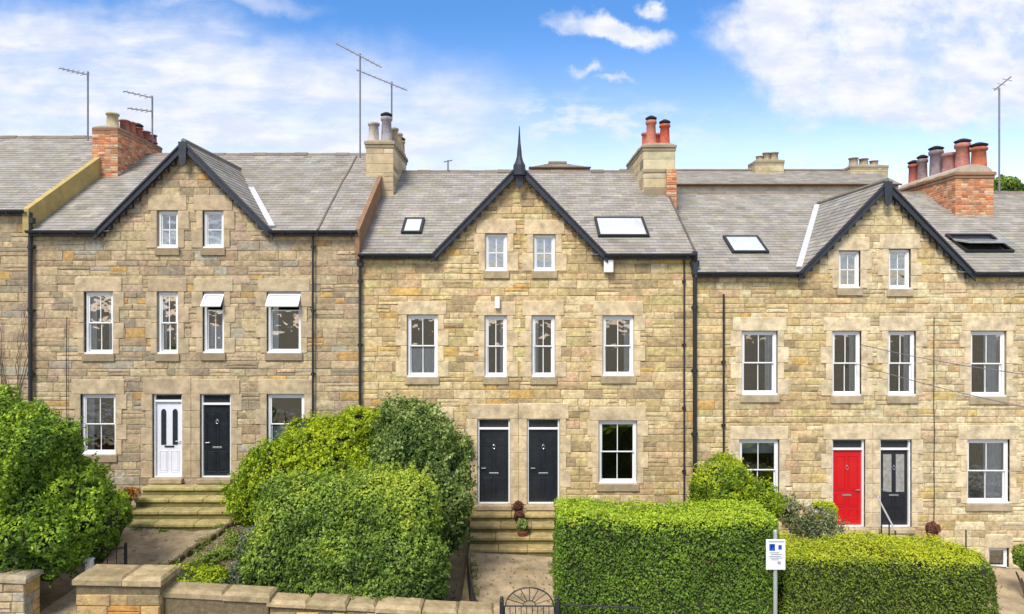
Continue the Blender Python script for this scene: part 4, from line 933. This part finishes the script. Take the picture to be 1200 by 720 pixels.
# ------------------------------------------------------------------ paths
def strip(name, mt, centre, off, n=16):
    m = MB(); P = []
    for y, a, b in centre:
        for i in range(7): x = a + (b - a) * i / 6; P.append((x, y, GZ(x, y) + off))
    m.faces(P, [(j * 7 + i, j * 7 + i + 1, (j + 1) * 7 + i + 1, (j + 1) * 7 + i) for j in range(len(centre) - 1) for i in range(6)]); o = m.build(name, mt); tag(o, kind='structure'); return o
def interp(keys, n=22):
    out = []; ys_ = [k[0] for k in keys]
    for i in range(n + 1):
        y = ys_[0] + (ys_[-1] - ys_[0]) * i / n; out.append((y, float(np.interp(y, ys_, [k[1] for k in keys])), float(np.interp(y, ys_, [k[2] for k in keys]))))
    return out
strip('path', M['path'], interp([(-5.9, -9.0, -7.9), (-4.6, -8.9, -7.55), (-3.7, -8.9, -7.35), (-2.2, -9.4, -7.1), (-1.0, -9.9, -6.95)]), .03)
strip('path', M['path'], interp([(-5.9, -.55, .95), (-1.0, -1.1, 1.2)]), .02)
strip('path', M['path'], interp([(-5.9, 9.3, 14.5), (-.1, 9.3, 14.5)]), .012)
m = MB()
for k in range(5):
    P = []
    for i in range(21):
        y = -1.2 - i * .215; f = (i / 20) ** 1.6; xa = -1.07 + f * .10 * k; xb = xa + .02 + f * .075
        P += [(xa, y, GZ(xa, y) + .02), (xa, y, GZ(xa, y) + .09), (xb, y, GZ(xa, y) + .09), (xb, y, GZ(xa, y) + .02)]
    m.faces(P, [(i * 4 + j, i * 4 + j + 1, i * 4 + j + 5, i * 4 + j + 4) for i in range(20) for j in range(3)] + [(80, 81, 82, 83)], slc(lin((190, 172, 130)), .7))
tag(m.build('path_edging', M['step']), 'fan of narrow curved edging strips along the left side of the middle path', 'edging')
# edging stones along the left path
m = MB()
for i in range(13):
    y = -4.5 + i * .28; xx = float(np.interp(y, [-4.6, -3.7, -2.2, -1.0], [-7.52, -7.30, -7.02, -6.88])); z = GZ(xx, y)
    m.box(xx - .01, xx + .09, y, y + .26, z - .05, z + .12 + random.uniform(-.02, .02), slc(lin((120, 104, 84)), .6), .02)
tag(m.build('path_edging', M['step']), 'low line of dark edging stones between the left path and the bank', 'edging')
# fallen leaves on the bank
n = 9000; P = np.stack([rng.uniform(-7.1, -3.6, n), rng.uniform(-5.6, -1.0, n)], 1); Z = np.array([GZ(a, b) + .02 for a, b in P]); P3 = np.concatenate([P, Z[:, None]], 1)
o = leaves('leaf_litter', P3, np.tile([0, 0, 1.0], (n, 1)), .05, ramp(rng.uniform(size=n), [(0, (.18, .13, .08)), (.5, (.38, .30, .20)), (.8, (.52, .43, .30)), (.86, (.16, .26, .04)), (1, (.22, .34, .05))]), None, jitter=.35, up=.8)
tag(o, kind='stuff', label='dry fallen leaves covering the bank', cat='leaf litter')
n = 900; P = np.stack([rng.uniform(-9.6, 1.2, n), rng.uniform(-5.6, -1.3, n)], 1); P = P[(P[:, 0] < -7.2) | (P[:, 0] > -.9)]; P3 = np.array([(a, b, GZ(a, b) + .045) for a, b in P])
o = leaves('fallen_leaves', P3, np.tile([0, 0, 1.0], (len(P3), 1)), .06, ramp(rng.uniform(size=len(P3)), [(0, (.12, .08, .04)), (.6, (.34, .25, .10)), (1, (.25, .30, .06))]), None, jitter=.2, up=.8); tag(o, kind='stuff', label='scattered fallen leaves on the two garden paths', cat='leaf litter')
# grass tufts along the foot of the walls and hedges
n = 9000; X = rng.uniform(-13, 14, n); Y = rng.uniform(-5.8, -.25, n); Z = np.array([GZ(a, b) + .03 for a, b in zip(X, Y)]); kp = (nz3(np.stack([X, Y, Z * 0], 1), 1.1, 5) > .15) & ~((X > -10) & (X < -6.9)) & ~((X > -1.2) & (X < 1.3)) & (X < 9.2); P3 = np.stack([X, Y, Z], 1)[kp]
o = leaves('garden_grass', P3, rng.normal(size=P3.shape) * [1, 1, .1], .10, ramp(rng.uniform(size=len(P3)), [(0, (.04, .08, .015)), (1, (.16, .24, .04))]), None, jitter=.3, up=0, aspect=.2); tag(o, kind='stuff', label='thin grass on the garden soil', cat='grass')

pts = []
for _ in range(46):
    side = random.random()
    if side < .45: y = random.uniform(-4.8, -1.6); x = float(np.interp(y, [-4.6, -3.7, -2.2, -1.0], [-7.50, -7.28, -7.0, -6.86])) + random.uniform(-.12, .06)
    elif side < .65: x, y = random.uniform(-9.7, -7.1), -1.55 + random.uniform(-.05, .02)
    else: y = random.uniform(-5.4, -1.6); x = random.choice([-.62 - .1 * (y + 5.4), 1.0]) + random.uniform(-.06, .06)
    k = random.randint(25, 90); q = rng.normal(size=(k, 3)) * [.07, .07, .03]; q[:, 2] = np.abs(q[:, 2]) + .03; pts.append(q + [x, y, GZ(x, y)])
P3 = np.concatenate(pts); o = leaves('path_weeds', P3, rng.normal(size=P3.shape) * [1, 1, .5], .055, ramp(rng.uniform(size=len(P3)), [(0, (.08, .13, .02)), (1, (.26, .36, .05))]), None, jitter=.6, aspect=.35); tag(o, kind='stuff', label='weeds growing along the edges of the garden paths', cat='weeds')
m = MB()
for k in range(9):
    x, z = wx(8 + k * 1.5), wz(520); p = [(x, -.07, z)]
    for i in range(14): x += random.uniform(-.09, .09) + (.02 if k > 4 else -.02); z += random.uniform(.22, .34); p.append((x, -.06 - random.uniform(0, .03), z))
    m.tube(p, [.016 * (1 - i / 17) for i in range(15)], 5)
tag(m.build('climber', M['bark']), 'bare twiggy climber spread over the wall at the far left', 'plant')
# ------------------------------------------------------------------ boundary walls
def bwall(name, label, x0, x1, yc, th, zt0, zt1, coping=.13, pal=PAL_W, seg=1.1, ccol=(198, 176, 138), cw=.05, group=None, cat='wall'):
    zb = min(CZ - 6.9 - .072 * x0, CZ - 6.9 - .072 * x1) - .1; t = thing(name, ((x0 + x1) / 2, yc, zb), label, cat, 'low front walls' if cat == 'wall' else None)
    m = MB(); zt = min(zt0, zt1) - coping; mc = slc(lin((140, 124, 96)), .6); m.box(x0, x1, yc - th / 2, yc + th / 2, zb, zt, mc)
    ztx = lambda x: zt0 + (zt1 - zt0) * (x - x0) / (x1 - x0) - coping
    if abs(zt0 - zt1) > .01: m.prism([(x0, zt), (x1, zt), (x1, ztx(x1) + .001), (x0, ztx(x0))], 'y', yc - th / 2, yc + th / 2, mc)
    lay(m, lambda u, z, t_: (u, yc - th / 2 - t_, z), zb, max(zt0, zt1) - coping, lambda z: (x0, x1) if z <= zt + .02 else (x0, x0 + max(.01, (x1 - x0) * (max(zt0, zt1) - coping - z) / max(1e-6, abs(zt0 - zt1)))), [], pal, (.16, .24), (.25, .55), (.01, .03))
    lay(m, lambda u, z, t_: (x1 + t_, u, z), zb, ztx(x1), lambda z: (yc - th / 2, yc + th / 2), [], pal, (.16, .24), (.2, .3), (.005, .012))
    lay(m, lambda u, z, t_: (x0 - t_, u, z), zb, ztx(x0), lambda z: (yc - th / 2, yc + th / 2), [], pal, (.16, .24), (.2, .3), (.005, .012))
    m.build('stonework', M['stone'], t); m = MB(); n = max(1, round((x1 - x0) / seg)); jt = [0] + [random.uniform(-.2, .2) for _ in range(n - 1)] + [0]
    for i in range(n):
        a, b = x0 + (x1 - x0) * (i + jt[i]) / n, x0 + (x1 - x0) * (i + 1 + jt[i + 1]) / n; a -= cw if i == 0 else -.006; b += cw if i == n - 1 else -.006
        za, zb_ = ztx(max(x0, a)) + .002, ztx(min(x1, b)) + .002; y0, y1 = yc - th / 2 - cw, yc + th / 2 + cw; g = slc(lin(ccol), random.uniform(.55, .78)); e = .045; j = random.uniform(-.028, .022); y0 += random.uniform(-.02, .02); y1 += random.uniform(-.02, .02)
        P = [(a, y0, za), (b, y0, zb_), (b, y1, zb_), (a, y1, za), (a, y0, za + coping - e + j), (b, y0, zb_ + coping - e + j), (b, y1, zb_ + coping - e + j), (a, y1, za + coping - e + j),
             (a + e, y0 + e * 2, za + coping + j), (b - e, y0 + e * 2, zb_ + coping + j), (b - e, y1 - e * 2, zb_ + coping + j), (a + e, y1 - e * 2, za + coping + j)]
        m.faces(P, [(0, 3, 2, 1), (0, 1, 5, 4), (1, 2, 6, 5), (2, 3, 7, 6), (3, 0, 4, 7), (4, 5, 9, 8), (5, 6, 10, 9), (6, 7, 11, 10), (7, 4, 8, 11), (8, 9, 10, 11)], g)
    m.build('coping', M['step'], t); return t
YW = 12.6 - D0
bwall('stone_wall', 'pale stone wall end at the far left, beneath the leafy tree', -20, (38 - 600) * 12.6 / F, YW, .40, H(-4.45), H(-4.88), pal=PAL_A, ccol=(190, 176, 150))
bwall('stone_pier', 'square stone pier with thick golden capstones beside the left path', (97 - 600) * 12.45 / F, (193 - 600) * 12.45 / F, YW - .02, .62, H(-4.84), H(-4.87), coping=.14, seg=.6, cat='pier')
bwall('stone_wall', 'low stone garden wall with mossy coping running right from the stone pier', (196 - 600) * 12.5 / F, (316 - 600) * 12.5 / F, YW, .40, H(-5.12), H(-5.22), coping=.14, seg=.75)
bwall('stone_wall', 'low stone wall in front of the big bush, between coping step and gate', (319 - 600) * 12.5 / F, (575 - 600) * 12.5 / F, YW, .40, H(-5.30), H(-5.52), coping=.12, seg=.7)
bwall('stone_wall', 'low stone wall beneath the tall clipped hedge, right of the gate', .92, 5.0, YW - .10, .34, H(-5.70), H(-5.95), coping=.12)
bwall('stone_wall', 'low stone wall beneath the lower clipped hedge', 5.03, 9.2, YW - .10, .34, H(-5.98), H(-6.25), coping=.12)
bwall('stone_wall', 'low stone wall at the right edge bounding the yard', 10.6, 22, YW, .34, H(-6.6), H(-7.4), coping=.12)
# railing on the wall beside the gate
t = thing('wall_railing', (1.7, YW - .1, H(-5.72)), 'short black iron railing on the low wall just right of the gate', 'railing'); m = MB()
m.tube([(.95, YW - .12, H(-5.44)), (2.35, YW - .12, H(-5.50))], .018, 6); m.build('rail', M['iron'], t)
for i in range(5): m = MB(); x = .97 + i * .34; m.tube([(x, YW - .12, H(-5.80)), (x, YW - .12, H(-5.40) - .012 * i)], .016, 6); m.build('post', M['iron'], t)
# iron gate with sunburst top
xa, xb = (588 - 600) * 12.6 / F, (653 - 600) * 12.6 / F; gcx = (xa + xb) / 2; zr = H(-5.52); hr = (xb - xa) / 2 - .07
t = thing('garden_gate', (gcx, YW, H(-6.5)), 'black wrought iron garden gate with an arched sunburst top at the middle path', 'gate')
for x in (xa, xb): m = MB(); m.box(x - .04, x + .04, YW - .04, YW + .04, H(-6.6), H(-5.42), bev=.008); m.lathe((x, YW, H(-5.42)), [(.045, 0), (.03, .03), (.04, .05), (.01, .085)], 8); m.build('gate_post', M['iron'], t)
m = MB(); m.tube([(xa + .05, YW, zr), (xb - .05, YW, zr)], .014, 6); m.tube([(xa + .05, YW, H(-6.4)), (xb - .05, YW, H(-6.4))], .014, 6); m.tube([(xa + .05, YW, H(-6.4)), (xa + .05, YW, zr)], .014, 6); m.tube([(xb - .05, YW, H(-6.4)), (xb - .05, YW, zr)], .014, 6)
ry = .34
m.tube([(gcx - hr * math.cos(a), YW, zr + ry * math.sin(a)) for a in [math.pi * i / 16 for i in range(17)]], .013, 6); m.tube([(gcx - .12 * math.cos(a), YW, zr + .10 * math.sin(a)) for a in [math.pi * i / 10 for i in range(11)]], .010, 6)
gf = m.build('gate_frame', M['iron'], t)
m = MB()
for i in range(1, 8): a = math.pi * i / 8; m.tube([(gcx - .12 * math.cos(a), YW, zr + .10 * math.sin(a)), (gcx - hr * math.cos(a), YW, zr + ry * math.sin(a))], .008, 5)
for i in range(1, 9): x = xa + .05 + (xb - xa - .1) * i / 9; m.tube([(x, YW, H(-6.4)), (x, YW, zr)], .008, 5)
m.build('bars', M['iron'], t)
# railing along the middle path
def railing(name, label, pts, ht, step=.13, lean=0, posts=True, rr=.014):
    t = thing(name, (pts[0][0], pts[0][1], GZ(pts[0][0], pts[0][1])), label, 'railing', 'railings beside the paths'); pts = [Vector((p[0], p[1], GZ(p[0], p[1]) + .02 + p[2])) for p in pts]
    m = MB(); m.tube([p + Vector((0, 0, ht)) for p in pts], rr * 1.2, 6); m.tube([p + Vector((0, 0, .10)) for p in pts], rr, 6); m.build('rail', M['iron'], t); m = MB()
    for i in range(len(pts) - 1):
        a, b = pts[i], pts[i + 1]; n = max(1, int((b - a).length / step))
        for k in range(n): p = a.lerp(b, k / n); m.tube([p, p + Vector((0, 0, ht))], .008, 5)
    m.build('bars', M['iron'], t)
    for p in (pts[0], pts[-1]): m = MB(); m.box(p.x - .025, p.x + .025, p.y - .025, p.y + .025, p.z - .05, p.z + ht + .10, bev=.006); m.build('post', M['iron'], t)
railing('path_railing', 'black iron railing along the left side of the middle path', [(-1.08, -1.25, 0), (-1.05, -2.2, 0), (-.98, -3.2, 0), (-.86, -4.2, 0), (-.68, -5.2, 0)], .62)
railing('path_railing', 'short black iron railing at the left path below the leafy tree', [(-8.62, -4.45, 0), (-8.30, -4.4, 0), (-7.98, -4.3, 0)], .80, step=.12)
m = MB(); p = at(105, 664, 13.6); m.box(p.x - .06, p.x + .06, p.y - .06, p.y + .06, GZ(p.x, p.y) - .1, p.z + .12, (1, 1, 1), .015); m.box(p.x - .075, p.x + .075, p.y - .075, p.y + .075, p.z + .121, p.z + .16, (1, 1, 1), .015)
tag(m.build('gate_post', M['upvc']), 'short white painted post at the left path', 'post')
# handrail at the glazed door
t = thing('handrail', (9.0, -1.0, GZ(9, -1)), 'metal handrail with black posts beside the steps of the glazed black door', 'handrail')
p0, p1 = at(1028, 582, 17.9), at(1049, 622, 16.9); m = MB(); m.tube([p0 + Vector((-.06, 0, .03)), p0, p1, p1 + Vector((.05, 0, -.04))], .022, 8); m.build('rail', M['galv'], t)
for q, bt in ((at(1033, 590, 17.75), H(-6.25)), (at(1042, 608, 17.3), H(-6.6)), (p1, H(-6.9))): m = MB(); m.tube([(q.x, q.y, bt), (q.x, q.y, q.z)], .017, 6); m.build('post', M['iron'], t)
m = MB(); p = at(1132, 621, 17.2); m.tube([(p.x, p.y, GZ(p.x, p.y) - .1), p], .016, 6); tag(m.build('iron_post', M['iron']), 'thin black iron post in front of the wall right of the glazed door', 'post')
# yard plinth right of the steps
m = MB(); x0, x1 = 8.75, 11.7; lay(m, lambda u, z, t_: (u, -.62 - t_, z), wz(700), wz(633), lambda z: (x0, x1), [], PAL_C, (.18, .26)); m.box(x0, x1, -.62, -.12, wz(700), wz(633), MORT); pl = tag(m.build('stone_ledge', M['stone']), 'low stone ledge along the wall right of the glazed black door', 'ledge')

# ------------------------------------------------------------------ parking sign
p = at(909, 650, 12.15); t = thing('parking_sign', (p.x, p.y, CZ - 6.9 - .072 * p.x), 'white and blue parking sign on a grey pole in front of the hedges', 'sign')
m = MB(); m.tube([(p.x + .01, p.y + .045, CZ - 6.9 - .072 * p.x - .1), (p.x + .01, p.y + .045, p.z + .40)], .036, 12); m.lathe((p.x + .01, p.y + .045, p.z + .40), [(.037, 0), (.03, .02), (.005, .03)], 12); m.build('pole', M['galv'], t)
hw, hh = .172, .27; m = MB()
m.box(p.x - hw, p.x + hw, p.y - .006, p.y + .005, p.z - hh, p.z + hh, bev=.003); pn = m.build('sign_panel', M['sign'], t)
def flat(nm, x0, x1, z0, z1, mt): m = MB(); m.box(p.x + x0, p.x + x1, p.y - .010, p.y - .0065, p.z + z0, p.z + z1); m.build(nm, M[mt], pn)
flat('top_band', -.13, .15, .222, .240, 'sign_grey'); flat('blue_square', -.115, -.015, .07, .19, 'sign_blue')
m = MB()
for i, (a, b, z) in enumerate(((-.11, .06, .035), (-.09, .11, .005), (-.12, .09, -.03), (-.10, .12, -.06), (-.08, .05, -.09))): m.box(p.x + a, p.x + b, p.y - .010, p.y - .0065, p.z + z - .007, p.z + z + .007)
m.build('small_print', M['sign_grey'], pn)
flat('symbol', .045, .105, .09, .17, 'sign_blue'); flat('lower_symbol', .03, .09, -.17, -.12, 'sign_grey')
def letter(txt, size, x, z, mt, nm, parent):
    cu = bpy.data.curves.new(nm, 'FONT'); cu.body = txt; cu.size = size; cu.extrude = .001; cu.align_x = 'CENTER'; cu.align_y = 'CENTER'
    tmp = bpy.data.objects.new('tmp', cu); sc.collection.objects.link(tmp); bpy.context.view_layer.update(); me = bpy.data.meshes.new_from_object(tmp.evaluated_get(bpy.context.evaluated_depsgraph_get())); bpy.data.objects.remove(tmp)
    me.name = nm; me.transform(Matrix.Rotation(R(90), 4, 'X')); me.materials.clear(); me.materials.append(M[mt]); o = bpy.data.objects.new(nm, me); sc.collection.objects.link(o); place(o, (x, p.y - .0115, z), parent)
letter('P', .12, p.x - .065, p.z + .13, 'sign', 'letter_p', pn)

# ------------------------------------------------------------------ aerials on the chimneys
def aerial(label, mast_px, top, bot, d, boom, nel=8, second=None, el=.34, curve=False):
    a = at(mast_px, bot, d); b = at(mast_px, top, d); t = thing('tv_aerial', a, label, 'aerial', 'television aerials on the roofs'); m = MB(); m.tube([a, b], .028, 6); m.build('mast', M['alu'], t)
    for (x0, y0, x1, y1, dd) in [boom] + ([second] if second else []):
        q0, q1 = at(x0, y0, d + dd), at(x1, y1, d - dd); m = MB(); m.tube([q0, q1], .022, 5); 
        for i in range(nel):
            q = q0.lerp(q1, (i + .3) / nel); e = el * (.6 + .5 * i / nel); m.tube([q - Vector((0, e * .7, e * .35)), q + Vector((0, e * .7, e * .35))], .010, 4)
        m.build('boom', M['alu'], t)
aerial('tall aerial left of the brick chimney with a boom pointing left', 103, 84, 165, 22.4, (70, 80, 104, 88, .2), 6)
aerial('lower aerial with two booms standing behind the orange brick chimney', 178.5, 113, 168, 23.5, (145, 107, 179, 115, .2), 5, (150, 127, 179, 131, .2))
aerial('tallest aerial on a long thin mast beside the yellow stone chimney', 422, 63, 185, 21.6, (394, 51, 447, 79, .3), 9)
aerial('short aerial rising from the pots of the yellow stone chimney', 459, 96, 140, 22.2, (418, 82, 477, 106, .3), 9)
aerial('aerial mast with a small angled head behind the six pot chimney', 1171, 103, 240, 23.0, (1165, 106, 1185, 90, .1), 3)
aerial('tiny aerial on the ridge left of the middle gable', 525, 188, 206, 23.0, (520, 190, 530, 188, .0), 2, el=.1)

# ------------------------------------------------------------------ things behind the ridge
def back_house(label, x0, x1, d, eave, ridge, half, hip=0):
    y = d - D0; z0 = GZ(0, y) - 1; E, RZ = H(eave), H(ridge); t = thing('rear_building', ((x0 + x1) / 2, y, z0), label, 'building', 'buildings behind the terrace'); m = MB(); c = slc(lin((222, 212, 190)), .85)
    m.box(x0, x1, y - half, y + half, z0, E, c); m.build('wall', M['render'], t); m = MB(); yr = y; tp = (RZ - E) / half
    Vd = Vector((0, 1, tp)).normalized(); Nn = Vector((0, -tp, 1)).normalized(); O = Vector((x0, y - half - .2, E - .2 * tp + .03))
    Lh = (half + .2) / Vd.y
    slates(m, O, Vector((1, 0, 0)), Vd, Nn, x1 - x0, Lh, (lambda a, b, v0, v1: a < hip * v1 / Lh or b > (x1 - x0) - hip * v1 / Lh) if hip else None, gauge=.22, sw=.35)
    A = [(x0, y - half - .2, O.z - .01), (x1, y - half - .2, O.z - .01), (x1 - hip, y, RZ + .02), (x0 + hip, y, RZ + .02), (x1, y + half + .2, O.z - .01), (x0, y + half + .2, O.z - .01)]
    c = slc(lin((136, 128, 120)), .62); m.faces(A, [(0, 1, 2, 3), (3, 2, 4, 5), (1, 4, 2), (5, 0, 3)], c); m.tube([(x0 + hip, y, RZ + .04), (x1 - hip, y, RZ + .04)], .09, 6, slc(lin((150, 130, 110)), .7))
    m.build('roof', M['slate'], t); m = MB(); m.box(x0, x1, y - half - .32, y - half - .2, O.z - .07, O.z + .0, slc(lin((120, 84, 60)), .8), .02); m.build('gutter', M['pot'], t); return t
rb = back_house('slate roofed building behind the terrace, seen over the lower right roof', 5.2, 17.5, 33, 5.60, 6.55, 2.1)
rb2 = back_house('low hipped roof just showing above the ridge right of the spire', .7, 3.3, 30, 5.9, 6.28, 1.2, hip=.9)
def bchim(px0, px1, top, bot, d, pots, label):
    x0, x1 = (px0 - 600) * d / F, (px1 - 600) * d / F; chimney(rb, x0, x1, d - .5, d + .5, CZ + (360 - bot) * d / F, CZ + (360 - top) * d / F, 'stone', [(q, d, random.uniform(.25, .45), random.uniform(.17, .24), (166, 150, 126), False) for q in pots], label, lip=.03)
bchim(881, 914, 191, 218, 33, (890, 898, 907), 'squat stone chimney with low pots'); bchim(991, 1034, 197, 218, 33, (1000, 1012, 1024), 'broad stone chimney with low pots')
shrub('distant_tree', 'small dark treetop showing over the roof behind the aerial mast', 'tree', [ez(1180, 222, 30, .6, .5, .55), ez(1190, 226, 30, .45, .5, .4)], 3500, .16, G_BUSH, 131, (21.6, 11.6, GZ(21.6, 11.6)), ht=11.0, clump=.12)
# ------------------------------------------------------------------ overhead cables
for (a, b, lab) in (((1009, 404, 18.3), (1330, 452, 12.5), 'upper thin cable crossing in front of the right house'), ((1005, 427, 18.3), (1330, 500, 12.5), 'lower thin cable crossing in front of the right house')):
    q0, q1 = at(*a), at(*b); m = MB(); m.tube([q0.lerp(q1, i / 20) - Vector((0, 0, .5 * (i / 20) * (1 - i / 20))) for i in range(21)], .011, 5); tag(m.build('overhead_cable', M['alu']), lab, 'cable', 'overhead cables')
for o in list(bpy.data.objects):
    if o.parent is not None:
        for k in ('category', 'group'):
            if k in o: del o[k]
sc.cycles.use_denoising = True
